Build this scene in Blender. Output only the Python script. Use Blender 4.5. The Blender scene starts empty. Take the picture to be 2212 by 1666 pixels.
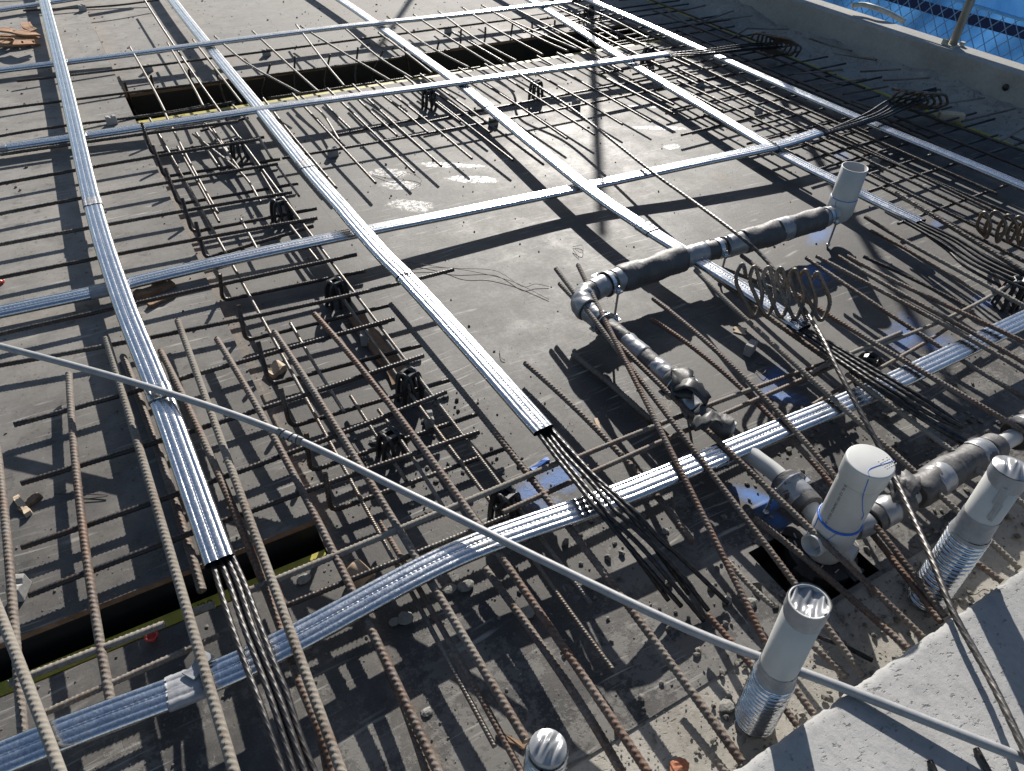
import bpy, math, random
import numpy as np
from mathutils import Vector, Matrix

random.seed(7)
RNG = np.random.default_rng(7)
S = bpy.context.scene
COL = S.collection

# ------------------------------------------------------------------ camera
CAM_H = 1.6
FOC = 1547.0                      # focal length in pixels of a 2212 px wide picture
R_CW = np.array([[0.86864852, -0.30955293, 0.38681614],
                 [-0.49454438, -0.58841149, 0.63968568],
                 [0.02959048, -0.74695977, -0.66421043]])
CPOS = np.array([0.0, 0.0, CAM_H])
cam_data = bpy.data.cameras.new('camera')
cam = bpy.data.objects.new('camera', cam_data)
COL.objects.link(cam)
_x, _y, _z = R_CW[:, 0], -R_CW[:, 1], -R_CW[:, 2]
cam.matrix_world = Matrix(((_x[0], _y[0], _z[0], 0), (_x[1], _y[1], _z[1], 0), (_x[2], _y[2], _z[2], CAM_H), (0, 0, 0, 1)))
cam_data.sensor_width = 36.0
cam_data.lens = 36.0 * FOC / 2212.0
cam_data.clip_start = 0.02
cam_data.clip_end = 3000.0
cam_data.dof.use_dof = True
cam_data.dof.focus_distance = 2.6
cam_data.dof.aperture_fstop = 9.0
S.camera = cam

# ------------------------------------------------------------------ light
SUN_EL, SUN_AZ = math.radians(25.5), math.radians(56.5)      # azimuth measured from +X towards +Y
world = bpy.data.worlds.new('World')
S.world = world
world.use_nodes = True
wn = world.node_tree
bg = wn.nodes['Background']
sky = wn.nodes.new('ShaderNodeTexSky')
sky.sky_type = 'NISHITA'
sky.sun_disc = False
sky.sun_elevation = SUN_EL
sky.sun_rotation = math.pi / 2 - SUN_AZ
sky.air_density = 1.0
sky.dust_density = 0.8
wn.links.new(sky.outputs[0], bg.inputs[0])
bg.inputs[1].default_value = 0.065
sun_data = bpy.data.lights.new('sun', 'SUN')
sun_data.energy = 5.0
sun_data.angle = math.radians(0.53)
sun_data.color = (1.0, 0.95, 0.88)
sun = bpy.data.objects.new('sun', sun_data)
COL.objects.link(sun)
sd = Vector((math.cos(SUN_EL) * math.cos(SUN_AZ), math.cos(SUN_EL) * math.sin(SUN_AZ), math.sin(SUN_EL)))
sun.rotation_euler = sd.to_track_quat('Z', 'Y').to_euler()
sun.location = (20, 30, 20)
vs = S.view_settings
vs.view_transform = 'Standard'
vs.look = 'None'
vs.gamma = 1.0
vs.exposure = 0.78

# ------------------------------------------------------------------ pixel measurements -> points on the site
OX = {'l': 0.0, 'm': 737.3, 'r': 1474.7}
OY = {'t': 0.0, 'm': 555.2, 'b': 1110.3}


def at(u, v, z=0.0):
    d = R_CW @ np.array([(u - 1106.0) / FOC, (v - 833.0) / FOC, 1.0])
    return CPOS + d * ((z - CAM_H) / d[2])


def T(tile, u, v, z=0.0):
    """a measured place in one ninth of the survey photo, at height z above the deck"""
    return at(OX[tile[1]] + u / 3.0, OY[tile[0]] + v / 3.0, z)


def depth(p):
    return float((R_CW.T @ (np.asarray(p) - CPOS))[2])


# ------------------------------------------------------------------ object helpers
def tag(o, label=None, cat=None, group=None, kind=None):
    if label: o['label'] = label
    if cat: o['category'] = cat
    if group: o['group'] = group
    if kind: o['kind'] = kind
    return o


def empty(name, loc, label=None, cat=None, group=None):
    o = bpy.data.objects.new(name, None)
    o.empty_display_size = 0.05
    o.location = Vector(loc)
    COL.objects.link(o)
    return tag(o, label, cat, group)


def mesh_obj(name, verts, faces, mat, parent=None, smooth=False, origin=None):
    """one mesh object; verts are site coordinates, origin its base point"""
    verts = np.asarray(verts, dtype=np.float64)
    if origin is None:
        origin = np.zeros(3) if parent is not None else verts.mean(0)
    origin = np.asarray(origin, dtype=np.float64)
    me = bpy.data.meshes.new(name)
    if isinstance(faces, np.ndarray):
        n = len(faces)
        me.vertices.add(len(verts))
        me.vertices.foreach_set('co', (verts - origin).astype(np.float32).ravel())
        me.loops.add(n * 4)
        me.loops.foreach_set('vertex_index', faces.astype(np.int32).ravel())
        me.polygons.add(n)
        me.polygons.foreach_set('loop_start', np.arange(0, n * 4, 4, dtype=np.int32))
        me.update(calc_edges=True)
        me.validate()
    else:
        me.from_pydata([tuple(v - origin) for v in verts], [], faces)
        me.update()
    if smooth:
        me.polygons.foreach_set('use_smooth', np.ones(len(me.polygons), dtype=bool))
    o = bpy.data.objects.new(name, me)
    if mat: me.materials.append(mat)
    COL.objects.link(o)
    o.location = Vector(origin)
    if parent:
        o.parent = parent
        o.location = Vector(origin) - Vector(world_loc(parent))
    return o


def world_loc(o):
    v = Vector(o.location)
    while o.parent:
        o = o.parent
        v = v + Vector(o.location)
    return v


class MB:
    """collects boxes, prisms and sweeps into one mesh"""
    def __init__(s): s.v, s.f = [], []

    def add(s, vs_, fs):
        b = len(s.v)
        s.v += [tuple(map(float, p)) for p in vs_]
        s.f += [tuple(int(i) + b for i in f) for f in fs]
        return s

    def box(s, lo, hi, rz=0.0, c=None):
        x0, y0, z0 = lo; x1, y1, z1 = hi
        p = np.array([(x0, y0, z0), (x1, y0, z0), (x1, y1, z0), (x0, y1, z0), (x0, y0, z1), (x1, y0, z1), (x1, y1, z1), (x0, y1, z1)], float)
        if rz:
            c = np.array(c if c is not None else p.mean(0)); q = p - c
            p = np.stack([q[:, 0] * math.cos(rz) - q[:, 1] * math.sin(rz), q[:, 0] * math.sin(rz) + q[:, 1] * math.cos(rz), q[:, 2]], 1) + c
        return s.add(p, [(0, 3, 2, 1), (4, 5, 6, 7), (0, 1, 5, 4), (1, 2, 6, 5), (2, 3, 7, 6), (3, 0, 4, 7)])

    def sweep(s, path, prof, up=None):
        v, f = sweep(path, prof, up=up)
        return s.add(v, [tuple(q) for q in f])

    def build(s, name, mat, parent=None, smooth=False, origin=None):
        return mesh_obj(name, s.v, s.f, mat, parent, smooth, origin)


def resample(pts, ds, curved=True):
    pts = np.asarray(pts, float)
    if len(pts) > 2 and curved:
        out = []
        P = np.vstack([2 * pts[0] - pts[1], pts, 2 * pts[-1] - pts[-2]])
        for i in range(1, len(P) - 2):
            t = np.linspace(0, 1, 14, endpoint=False)[:, None]
            a, b, c, d = P[i - 1], P[i], P[i + 1], P[i + 2]
            out.append(0.5 * (2 * b + (c - a) * t + (2 * a - 5 * b + 4 * c - d) * t ** 2 + (3 * b - a - 3 * c + d) * t ** 3))
        pts = np.vstack(out + [pts[-1:]])
    L = np.r_[0, np.cumsum(np.linalg.norm(np.diff(pts, axis=0), axis=1))]
    n = max(2, int(L[-1] / ds) + 1)
    s = np.linspace(0, L[-1], n)
    return np.stack([np.interp(s, L, pts[:, k]) for k in range(3)], 1), s


def fillet(pts, r, n=6):
    """polyline with rounded bends"""
    pts = [np.asarray(p, float) for p in pts]
    out = [pts[0]]
    for a, b, c in zip(pts, pts[1:], pts[2:]):
        u = (a - b); v = (c - b)
        lu, lv = np.linalg.norm(u), np.linalg.norm(v)
        k = min(r, lu * .48, lv * .48)
        p0, p1 = b + u / lu * k, b + v / lv * k
        for t in np.linspace(0, 1, n):
            out.append((1 - t) ** 2 * p0 + 2 * t * (1 - t) * b + t * t * p1)
    out.append(pts[-1])
    return np.array(out)


def frames(path, up=None):
    t = np.gradient(path, axis=0)
    t /= np.linalg.norm(t, axis=1)[:, None] + 1e-12
    if up is not None:
        side = np.cross(t, np.asarray(up, float))
        side /= np.linalg.norm(side, axis=1)[:, None] + 1e-12
        return t, side, np.cross(side, t)
    ref = np.array([0, 0, 1.0]) if abs(t[0][2]) < .9 else np.array([1.0, 0, 0])
    s0 = np.cross(t[0], ref); s0 /= np.linalg.norm(s0)
    side = np.empty_like(t); side[0] = s0
    for i in range(1, len(t)):
        q = side[i - 1] - t[i] * side[i - 1].dot(t[i])
        side[i] = q / (np.linalg.norm(q) + 1e-12)
    return t, side, np.cross(side, t)


def grid_faces(n, m, closed=True):
    i = np.arange(n - 1)[:, None]; j = np.arange(m if closed else m - 1)[None, :]
    a = i * m + j; b = i * m + (j + 1) % m
    return np.stack([a, b, b + m, a + m], -1).reshape(-1, 4)


def sweep(path, prof, up=None, cap=True):
    """prof: (m,2) or (n,m,2) offsets along side and up"""
    path = np.asarray(path, float)
    t, s, u = frames(path, up)
    n = len(path)
    prof = np.asarray(prof, float)
    if prof.ndim == 2: prof = np.broadcast_to(prof, (n,) + prof.shape)
    v = path[:, None, :] + prof[..., 0:1] * s[:, None, :] + prof[..., 1:2] * u[:, None, :]
    m = prof.shape[1]
    if cap:
        e = 1e-4
        c0 = path[0] + (v[0] - path[0]) * e; c1 = path[-1] + (v[-1] - path[-1]) * e
        v = np.concatenate([c0[None], v[:1], v, v[-1:], c1[None]], 0)
        n += 4
    return v.reshape(-1, 3), grid_faces(n, m)


def ring(r, m=10):
    a = np.linspace(0, 2 * math.pi, m, endpoint=False)
    return np.stack([r * np.cos(a), r * np.sin(a)], 1)


def circle_prof(rad, m=14):
    """(n,m,2) circular profile with a radius per ring"""
    a = np.linspace(0, 2 * math.pi, m, endpoint=False)
    rad = np.asarray(rad)[:, None]
    return np.stack([rad * np.cos(a), rad * np.sin(a)], -1)


def lathe(name, prof, c, mat, parent=None, m=40, axis=(0, 0, 1), smooth=True):
    """surface of revolution: prof is a list of (radius, height along axis)"""
    ax = np.asarray(axis, float); ax /= np.linalg.norm(ax)
    ref = np.array([1.0, 0, 0]) if abs(ax[0]) < .8 else np.array([0, 1.0, 0])
    s = np.cross(ax, ref); s /= np.linalg.norm(s); u = np.cross(ax, s)
    a = np.linspace(0, 2 * math.pi, m, endpoint=False)
    v = np.array([np.asarray(c) + h * ax + r * (math.cos(k) * s + math.sin(k) * u) for r, h in prof for k in a])
    return mesh_obj(name, v, grid_faces(len(prof), m), mat, parent, smooth, origin=None if parent else np.asarray(c, float))


# ------------------------------------------------------------------ materials
def mat(name, color, rough=.6, metal=0.0, spec=.5):
    m = bpy.data.materials.new(name)
    m.use_nodes = True
    b = m.node_tree.nodes['Principled BSDF']
    b.inputs['Base Color'].default_value = (*color, 1)
    b.inputs['Roughness'].default_value = rough
    b.inputs['Metallic'].default_value = metal
    b.inputs['Specular IOR Level'].default_value = spec
    return m, m.node_tree, b


def nd(nt, typ, **kw):
    n = nt.nodes.new('ShaderNode' + typ)
    for k, v in kw.items():
        if hasattr(n, k): setattr(n, k, v)
        else: n.inputs[k.replace('_', ' ')].default_value = v
    return n


def coords(nt, scale=(1, 1, 1)):
    g = nd(nt, 'NewGeometry')
    mp = nd(nt, 'Mapping')
    mp.inputs['Scale'].default_value = scale
    nt.links.new(g.outputs['Position'], mp.inputs['Vector'])
    return mp.outputs[0]


def noise(nt, vec, scale, detail=6, rough=.6):
    n = nd(nt, 'TexNoise', Scale=scale, Detail=detail, Roughness=rough)
    nt.links.new(vec, n.inputs['Vector'])
    return n.outputs['Fac']


def ramp(nt, fac, stops):
    r = nd(nt, 'ValToRGB')
    el = r.color_ramp.elements
    while len(el) < len(stops): el.new(.5)
    for e, (p, c) in zip(el, stops):
        e.position = p
        e.color = (*c, 1) if len(c) == 3 else c
    nt.links.new(fac, r.inputs[0])
    return r.outputs[0]


def mixc(nt, fac, a, b, mode='MIX'):
    m = nd(nt, 'Mix', data_type='RGBA', blend_type=mode)
    for s, v in ((m.inputs['Factor'], fac), (m.inputs['A'], a), (m.inputs['B'], b)):
        pass
    ins = [i for i in m.inputs if i.enabled]
    for s, v in zip((m.inputs[0], m.inputs[6], m.inputs[7]), (fac, a, b)):
        if isinstance(v, (int, float)): s.default_value = v
        elif isinstance(v, tuple): s.default_value = (*v, 1)
        else: nt.links.new(v, s)
    return m.outputs[2]


def maths(nt, op, a, b=None, clamp=False):
    m = nd(nt, 'Math', operation=op, use_clamp=clamp)
    for s, v in zip(m.inputs, (a, b)):
        if v is None: continue
        if isinstance(v, (int, float)): s.default_value = v
        else: nt.links.new(v, s)
    return m.outputs[0]


def bump(nt, b, h, strength=.3, dist=.004):
    n = nd(nt, 'Bump', Strength=strength, Distance=dist)
    nt.links.new(h, n.inputs['Height'])
    nt.links.new(n.outputs[0], b.inputs['Normal'])


def g3(x): return (x, x, x)


PAINT = [('mm', 1230, 1530, .10, .05, .2, .8), ('mm', 1440, 1410, .10, .06, .2, .75), ('mm', 1340, 1640, .06, .05, .3, .7), ('mr', 1450, 510, .16, .07, .6, .75), ('mr', 1620, 560, .10, .06, .2, .6), ('mr', 590, 780, .09, .05, .4, .7), ('mr', 620, 900, .10, .035, -.8, .8),
         ('mr', 480, 1560, .035, .10, .6, 1.0), ('mr', 570, 1600, .03, .07, 1.6, 1.0), ('br', 620, 40, .035, .05, .3, .9), ('tr', 880, 1530, .13, .05, .3, .6), ('tr', 1040, 1010, .10, .05, .2, .5), ('mr', 860, 110, .12, .07, .2, .8), ('mr', 1950, 290, .06, .05, .2, .6), ('tr', 1650, 1450, .12, .04, .3, .5)]
SPLASH = [('tm', 700, 1070, .20, .03, -.55), ('tm', 850, 1165, .16, .04, -.55), ('tm', 320, 1120, .11, .05, -.6), ('tm', 380, 1200, .10, .05, -.6), ('tm', 450, 1330, .11, .07, -.7), ('tm', 2050, 830, .17, .03, -.5), ('tm', 1950, 690, .10, .02, -.5), ('tm', 2140, 950, .05, .03, 0)]


def make_deck():
    m, nt, b = mat('film_faced_plywood', (.1, .1, .1), .5)
    p = coords(nt)
    sep = nd(nt, 'SeparateXYZ'); nt.links.new(p, sep.inputs[0])
    X, Y = sep.outputs[0], sep.outputs[1]
    big = noise(nt, p, 1.1, 5); mid = noise(nt, p, 6.5, 9, .72); fine = noise(nt, p, 60, 6, .75); grit = noise(nt, p, 210, 4, .7)
    bx = nd(nt, 'Mapping'); bx.inputs['Location'].default_value = (-.18, -1.55, 0)
    nt.links.new(p, bx.inputs['Vector'])
    bt = nd(nt, 'TexBrick', offset=.5, squash=1.0)
    bt.inputs['Color1'].default_value = (.35, .35, .35, 1); bt.inputs['Color2'].default_value = (.65, .65, .65, 1)
    bt.inputs['Mortar'].default_value = (.5, .5, .5, 1)
    bt.inputs['Scale'].default_value = 1.0; bt.inputs['Mortar Size'].default_value = .0011
    bt.inputs['Mortar Smooth'].default_value = 0.2
    bt.inputs['Brick Width'].default_value = 1.18; bt.inputs['Row Height'].default_value = 2.36
    nt.links.new(bx.outputs[0], bt.inputs['Vector'])
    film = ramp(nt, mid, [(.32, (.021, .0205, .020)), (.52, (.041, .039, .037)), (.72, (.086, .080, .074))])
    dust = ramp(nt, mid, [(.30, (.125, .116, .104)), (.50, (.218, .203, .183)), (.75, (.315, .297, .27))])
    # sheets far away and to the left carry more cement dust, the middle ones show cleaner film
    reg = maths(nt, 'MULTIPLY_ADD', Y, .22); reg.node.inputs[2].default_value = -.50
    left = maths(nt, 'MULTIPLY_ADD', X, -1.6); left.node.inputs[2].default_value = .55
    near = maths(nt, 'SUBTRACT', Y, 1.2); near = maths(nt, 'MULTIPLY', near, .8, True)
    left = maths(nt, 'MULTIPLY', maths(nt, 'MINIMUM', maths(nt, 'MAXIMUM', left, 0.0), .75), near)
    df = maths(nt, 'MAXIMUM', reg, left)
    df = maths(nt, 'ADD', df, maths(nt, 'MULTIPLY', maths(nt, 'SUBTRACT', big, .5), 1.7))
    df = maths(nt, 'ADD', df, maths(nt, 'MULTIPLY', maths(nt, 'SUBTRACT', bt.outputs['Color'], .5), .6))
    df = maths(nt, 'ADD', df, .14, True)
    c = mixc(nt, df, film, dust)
    # fine grit everywhere, thicker cement slurry patches near the slab
    c = mixc(nt, maths(nt, 'MULTIPLY', ramp(nt, grit, [(.5, g3(0)), (.72, g3(1))]), .22), c, (.20, .19, .175))
    sl_n = maths(nt, 'ADD', maths(nt, 'MULTIPLY', noise(nt, p, 4.2, 8, .7), 1.0), maths(nt, 'MULTIPLY', maths(nt, 'SUBTRACT', fine, .5), .5))
    nb = maths(nt, 'MULTIPLY_ADD', Y, -.22); nb.node.inputs[2].default_value = .26
    slur = ramp(nt, maths(nt, 'ADD', sl_n, maths(nt, 'MAXIMUM', nb, -.06)), [(.60, g3(0)), (.66, g3(1))])
    c = mixc(nt, maths(nt, 'MULTIPLY', slur, .55), c, (.175, .166, .152))
    spots = ramp(nt, noise(nt, p, 23, 4, .6), [(.60, g3(0)), (.68, g3(1))])
    c = mixc(nt, maths(nt, 'MULTIPLY', spots, .55), c, (.040, .036, .033))
    specks = ramp(nt, fine, [(.62, g3(0)), (.72, g3(1))])
    c = mixc(nt, maths(nt, 'MULTIPLY', specks, .6), c, (.27, .25, .22))
    dots = ramp(nt, noise(nt, p, 95, 2, .5), [(.69, g3(0)), (.73, g3(1))])
    c = mixc(nt, maths(nt, 'MULTIPLY', dots, .8), c, (.025, .022, .020))
    stain = ramp(nt, noise(nt, p, 2.7, 5, .6), [(.64, g3(0)), (.76, g3(1))])
    c = mixc(nt, maths(nt, 'MULTIPLY', stain, .4), c, (.20, .115, .062))
    # sawdust and grit lying along the joint where the timber batten runs
    jx = maths(nt, 'ABSOLUTE', maths(nt, 'SUBTRACT', X, .195))
    jx = maths(nt, 'SUBTRACT', .030, jx)
    jx = maths(nt, 'ADD', maths(nt, 'MULTIPLY', jx, 11.0), maths(nt, 'MULTIPLY', maths(nt, 'SUBTRACT', fine, .5), 1.8))
    jx = maths(nt, 'MULTIPLY', maths(nt, 'MULTIPLY', jx, 1.6, True), maths(nt, 'MULTIPLY', maths(nt, 'SUBTRACT', 4.3, Y), 3.0, True))
    c = mixc(nt, maths(nt, 'MULTIPLY', jx, .8), c, mixc(nt, fine, (.10, .075, .055), (.27, .22, .165)))
    # blue set-out spray paint and pale cement splashes
    def blob(x, y, rx_, ry_, ang, soft=.5):
        mp_ = nd(nt, 'Mapping', vector_type='TEXTURE')
        mp_.inputs['Location'].default_value = (x, y, 0); mp_.inputs['Rotation'].default_value = (0, 0, ang); mp_.inputs['Scale'].default_value = (rx_, ry_, 1)
        nt.links.new(p, mp_.inputs['Vector'])
        ln = nd(nt, 'VectorMath', operation='LENGTH'); nt.links.new(mp_.outputs[0], ln.inputs[0])
        v_ = maths(nt, 'ADD', maths(nt, 'SUBTRACT', 1.0, ln.outputs['Value']), maths(nt, 'MULTIPLY', maths(nt, 'SUBTRACT', mid, .5), 2.2))
        return maths(nt, 'MULTIPLY', maths(nt, 'MULTIPLY', v_, 1.0 / soft), 1.0, True)
    for (t_, u_, v_, rx_, ry_, an, st) in PAINT:
        q = T(t_, u_, v_)
        c = mixc(nt, maths(nt, 'MULTIPLY', blob(q[0], q[1], rx_, ry_, an, .8), st * .85), c, mixc(nt, mid, (.02, .10, .36), (.06, .20, .50)))
    wet = None
    for (t_, u_, v_, rx_, ry_, an) in SPLASH:
        q = T(t_, u_, v_)
        bl = maths(nt, 'MULTIPLY', blob(q[0], q[1], rx_, ry_, an, .25), ramp(nt, maths(nt, 'ADD', maths(nt, 'MULTIPLY', grit, .6), maths(nt, 'MULTIPLY', noise(nt, p, 48, 3, .6), .5)), [(.53, g3(0)), (.58, g3(1))]))
        wet = bl if wet is None else maths(nt, 'MAXIMUM', wet, bl)
    c = mixc(nt, maths(nt, 'MULTIPLY', wet, .75), c, (.36, .355, .345))
    # scratches
    for k, (ang, sc) in enumerate(((.5, 1.0), (1.9, 1.3), (2.7, .5))):
        mp = nd(nt, 'Mapping'); mp.inputs['Rotation'].default_value = (0, 0, ang); mp.inputs['Scale'].default_value = (4.5, 90 * sc, 1)
        mp.inputs['Location'].default_value = (k * 3.1, k * 7.7, 0)
        wob = nd(nt, 'TexNoise', Scale=2.0, Detail=2); nt.links.new(p, wob.inputs['Vector'])
        addv = nd(nt, 'VectorMath', operation='MULTIPLY_ADD'); nt.links.new(wob.outputs['Color'], addv.inputs[0])
        addv.inputs[1].default_value = (.09, .09, 0); nt.links.new(p, addv.inputs[2])
        nt.links.new(addv.outputs[0], mp.inputs['Vector'])
        sc_ = ramp(nt, noise(nt, mp.outputs[0], 1.0, 2, .4), [(.63, g3(0)), (.72, g3(1))])
        msk = ramp(nt, noise(nt, p, 1.9 + k, 3), [(.5, g3(0)), (.62, g3(1))])
        c = mixc(nt, maths(nt, 'MULTIPLY', maths(nt, 'MULTIPLY', sc_, msk), .75), c, (.34, .325, .30))
    c = mixc(nt, maths(nt, 'MULTIPLY', bt.outputs['Fac'], maths(nt, 'GREATER_THAN', X, .0)), c, (.03, .027, .024))
    nt.links.new(c, b.inputs['Base Color'])
    rr = maths(nt, 'MULTIPLY_ADD', mid, .36); rr.node.inputs[2].default_value = .40
    rr = maths(nt, 'ADD', rr, maths(nt, 'MULTIPLY', fine, .14))
    rr = maths(nt, 'SUBTRACT', maths(nt, 'ADD', rr, maths(nt, 'MULTIPLY', df, .2)), maths(nt, 'MULTIPLY', wet, .3))
    nt.links.new(maths(nt, 'MAXIMUM', maths(nt, 'MINIMUM', rr, 1.0), .16), b.inputs['Roughness'])
    b.inputs['Specular IOR Level'].default_value = .42
    h = maths(nt, 'ADD', maths(nt, 'ADD', maths(nt, 'MULTIPLY', mid, .35), maths(nt, 'MULTIPLY', slur, .25)), maths(nt, 'ADD', maths(nt, 'MULTIPLY', fine, .35), maths(nt, 'MULTIPLY', grit, .12)))
    bump(nt, b, h, .4, .004)
    return m


def make_concrete(name, lo, hi, rough=.9, pits=True, sc=1.0, bstr=.5):
    m, nt, b = mat(name, lo, rough, spec=.3)
    p = coords(nt)
    a = noise(nt, p, 3.0 * sc, 8, .62); f = noise(nt, p, 45 * sc, 8, .7)
    k = maths(nt, 'ADD', maths(nt, 'MULTIPLY', a, .6), maths(nt, 'MULTIPLY', f, .4))
    c = ramp(nt, k, [(.34, lo), (.62, hi)])
    h = maths(nt, 'MULTIPLY', f, 1.0)
    if pits:
        mp = nd(nt, 'Mapping'); mp.inputs['Scale'].default_value = (1, 1.7, 1); mp.inputs['Rotation'].default_value = (0, 0, .5)
        nt.links.new(p, mp.inputs['Vector'])
        pn = noise(nt, mp.outputs[0], 62 * sc, 4, .6)
        pk = ramp(nt, pn, [(.60, g3(0)), (.70, g3(1))])
        c = mixc(nt, maths(nt, 'MULTIPLY', pk, .7), c, tuple(x * .42 for x in lo))
        h = maths(nt, 'SUBTRACT', h, maths(nt, 'MULTIPLY', pk, 1.2))
        st = ramp(nt, noise(nt, p, 7 * sc, 5, .6), [(.62, g3(0)), (.7, g3(1))])
        c = mixc(nt, maths(nt, 'MULTIPLY', st, .4), c, tuple(x * .6 for x in lo))
    nt.links.new(c, b.inputs['Base Color'])
    bump(nt, b, h, bstr, .004)
    return m


def make_zinc(name, rb=.12):
    m, nt, b = mat(name, (.72, .74, .77), .25, 1.0)
    p = coords(nt)
    v = nd(nt, 'TexVoronoi', Scale=230.0); nt.links.new(p, v.inputs['Vector'])
    n1 = noise(nt, p, 26, 5, .6); n2 = noise(nt, p, 5, 4)
    spg = nd(nt, 'SeparateColor'); nt.links.new(v.outputs['Color'], spg.inputs[0])
    c = mixc(nt, maths(nt, 'MULTIPLY', spg.outputs[0], .8), (.60, .62, .645), (.37, .39, .415))
    c = mixc(nt, ramp(nt, n1, [(.55, g3(0)), (.75, g3(.5))]), c, (.50, .50, .50))
    nt.links.new(c, b.inputs['Base Color'])
    r = maths(nt, 'MULTIPLY_ADD', spg.outputs[1], .09); r.node.inputs[2].default_value = rb
    nt.links.new(maths(nt, 'ADD', r, maths(nt, 'MULTIPLY', n1, .14)), b.inputs['Roughness'])
    bump(nt, b, maths(nt, 'ADD', maths(nt, 'MULTIPLY', n2, .4), maths(nt, 'ADD', maths(nt, 'MULTIPLY', n1, .10), maths(nt, 'MULTIPLY', spg.outputs[2], .03))), .3, .005)
    return m


def make_rebar(name, base, rust, dust, d_amt, metal=.3, rough=.55):
    m, nt, b = mat(name, base, rough, metal)
    p = coords(nt)
    a = noise(nt, p, 22, 6, .65); f = noise(nt, p, 120, 5, .7); big = noise(nt, p, 3.1, 3)
    c = mixc(nt, ramp(nt, a, [(.38, g3(0)), (.62, g3(1))]), base, rust)
    dm = maths(nt, 'ADD', maths(nt, 'MULTIPLY', f, .5), maths(nt, 'MULTIPLY', big, .6))
    dm = ramp(nt, dm, [(.60 - d_amt * .35, g3(0)), (.78 - d_amt * .35, g3(1))])
    c = mixc(nt, dm, c, dust)
    nt.links.new(c, b.inputs['Base Color'])
    nt.links.new(maths(nt, 'MULTIPLY', maths(nt, 'SUBTRACT', 1.0, dm), metal), b.inputs['Metallic'])
    r = maths(nt, 'MULTIPLY_ADD', a, .25); r.node.inputs[2].default_value = rough - .12
    nt.links.new(maths(nt, 'ADD', r, maths(nt, 'MULTIPLY', dm, .2), True), b.inputs['Roughness'])
    bump(nt, b, f, .35, .0015)
    return m


def make_plain(name, lo, hi, rough, metal=0., sc=20, bstr=.15, spec=.5):
    m, nt, b = mat(name, lo, rough, metal, spec)
    p = coords(nt)
    a = noise(nt, p, sc, 6, .65)
    nt.links.new(ramp(nt, a, [(.3, lo), (.7, hi)]), b.inputs['Base Color'])
    r = maths(nt, 'MULTIPLY_ADD', noise(nt, p, sc * 2.3, 4), .3); r.node.inputs[2].default_value = max(.05, rough - .15)
    nt.links.new(r, b.inputs['Roughness'])
    bump(nt, b, noise(nt, p, sc * 3, 5), bstr, .003)
    return m


M = {}
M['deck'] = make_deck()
M['slab'] = make_concrete('grey_slab_concrete', (.21, .21, .208), (.325, .322, .316))
M['strip'] = make_concrete('dusty_joint_concrete', (.20, .185, .16), (.34, .32, .285), sc=1.3)
M['wall'] = make_concrete('upstand_concrete', (.21, .205, .19), (.33, .32, .295), pits=False, sc=1.2)
M['rough_conc'] = make_concrete('rough_poured_concrete', (.17, .165, .15), (.30, .29, .265), sc=.7, bstr=1.0)
M['spacer'] = make_concrete('spacer_concrete', (.27, .265, .25), (.36, .35, .33), pits=False)
M['zinc'] = make_zinc('galvanised_duct_steel')
M['spiral'] = make_zinc('spiral_duct_steel', .05)
M['r_dark'] = make_rebar('dark_mill_rebar', (.034, .032, .031), (.060, .042, .032), (.15, .14, .12), .10, .5, .42)
M['r_rust'] = make_rebar('rusty_rebar', (.062, .044, .035), (.112, .064, .040), (.185, .165, .14), .38, .2, .62)
M['r_rust2'] = make_rebar('orange_rust_rebar', (.072, .046, .033), (.135, .068, .040), (.19, .165, .14), .30, .15, .65)
M['r_dust'] = make_rebar('cement_dusted_rebar', (.085, .066, .053), (.13, .08, .05), (.215, .195, .165), .60, .1, .75)
M['r_light'] = make_rebar('bright_round_rod', (.105, .10, .092), (.15, .115, .085), (.22, .205, .18), .2, .45, .42)
M['strand'] = make_rebar('oiled_strand_steel', (.055, .053, .052), (.085, .078, .072), (.14, .13, .12), .08, .7, .40)
M['strand_near'] = make_rebar('black_oiled_strand_steel', (.030, .030, .032), (.052, .048, .045), (.10, .09, .08), .05, .6, .42)
M['strand_dk'] = make_rebar('dark_strand_steel', (.024, .024, .026), (.042, .040, .039), (.08, .075, .07), .05, .7, .36)
M['coil'] = make_rebar('anchorage_coil_steel', (.09, .08, .072), (.15, .10, .065), (.26, .23, .2), .15, .5, .42)
M['tie'] = make_plain('black_tie_wire', (.02, .02, .02), (.06, .05, .045), .5, .6)
M['tape'] = make_plain('silver_duct_tape', (.20, .205, .215), (.29, .295, .305), .36, .35, 30, .3)
M['tape_dull'] = make_plain('grey_duct_tape', (.20, .205, .215), (.29, .295, .31), .5, .1, 30, .3)
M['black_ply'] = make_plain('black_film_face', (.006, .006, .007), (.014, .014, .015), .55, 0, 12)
M['ply_edge'] = make_plain('sawn_plywood_edge', (.15, .085, .05), (.26, .165, .10), .85, 0, 40)
M['yellow'] = make_plain('yellow_beam_paint', (.27, .235, .02), (.40, .345, .035), .6, 0, 30)
M['black_ink'] = make_plain('black_stencil_ink', (.01, .01, .01), (.03, .03, .03), .7, 0, 30)
M['plastic'] = make_plain('black_recycled_plastic', (.010, .010, .011), (.026, .025, .025), .48, 0, 35)
M['pvc'] = make_plain('grey_pvc', (.37, .37, .355), (.45, .445, .425), .42, 0, 9, .06)
M['pvc_white'] = make_plain('pale_pvc', (.42, .42, .405), (.49, .49, .47), .38, 0, 9, .06)
M['glue'] = make_plain('blue_solvent_cement', (.01, .09, .42), (.03, .15, .58), .35, 0, 60)
M['foam'] = make_plain('black_acoustic_lagging', (.045, .044, .045), (.088, .082, .080), .58, 0, 22, .5)
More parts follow.
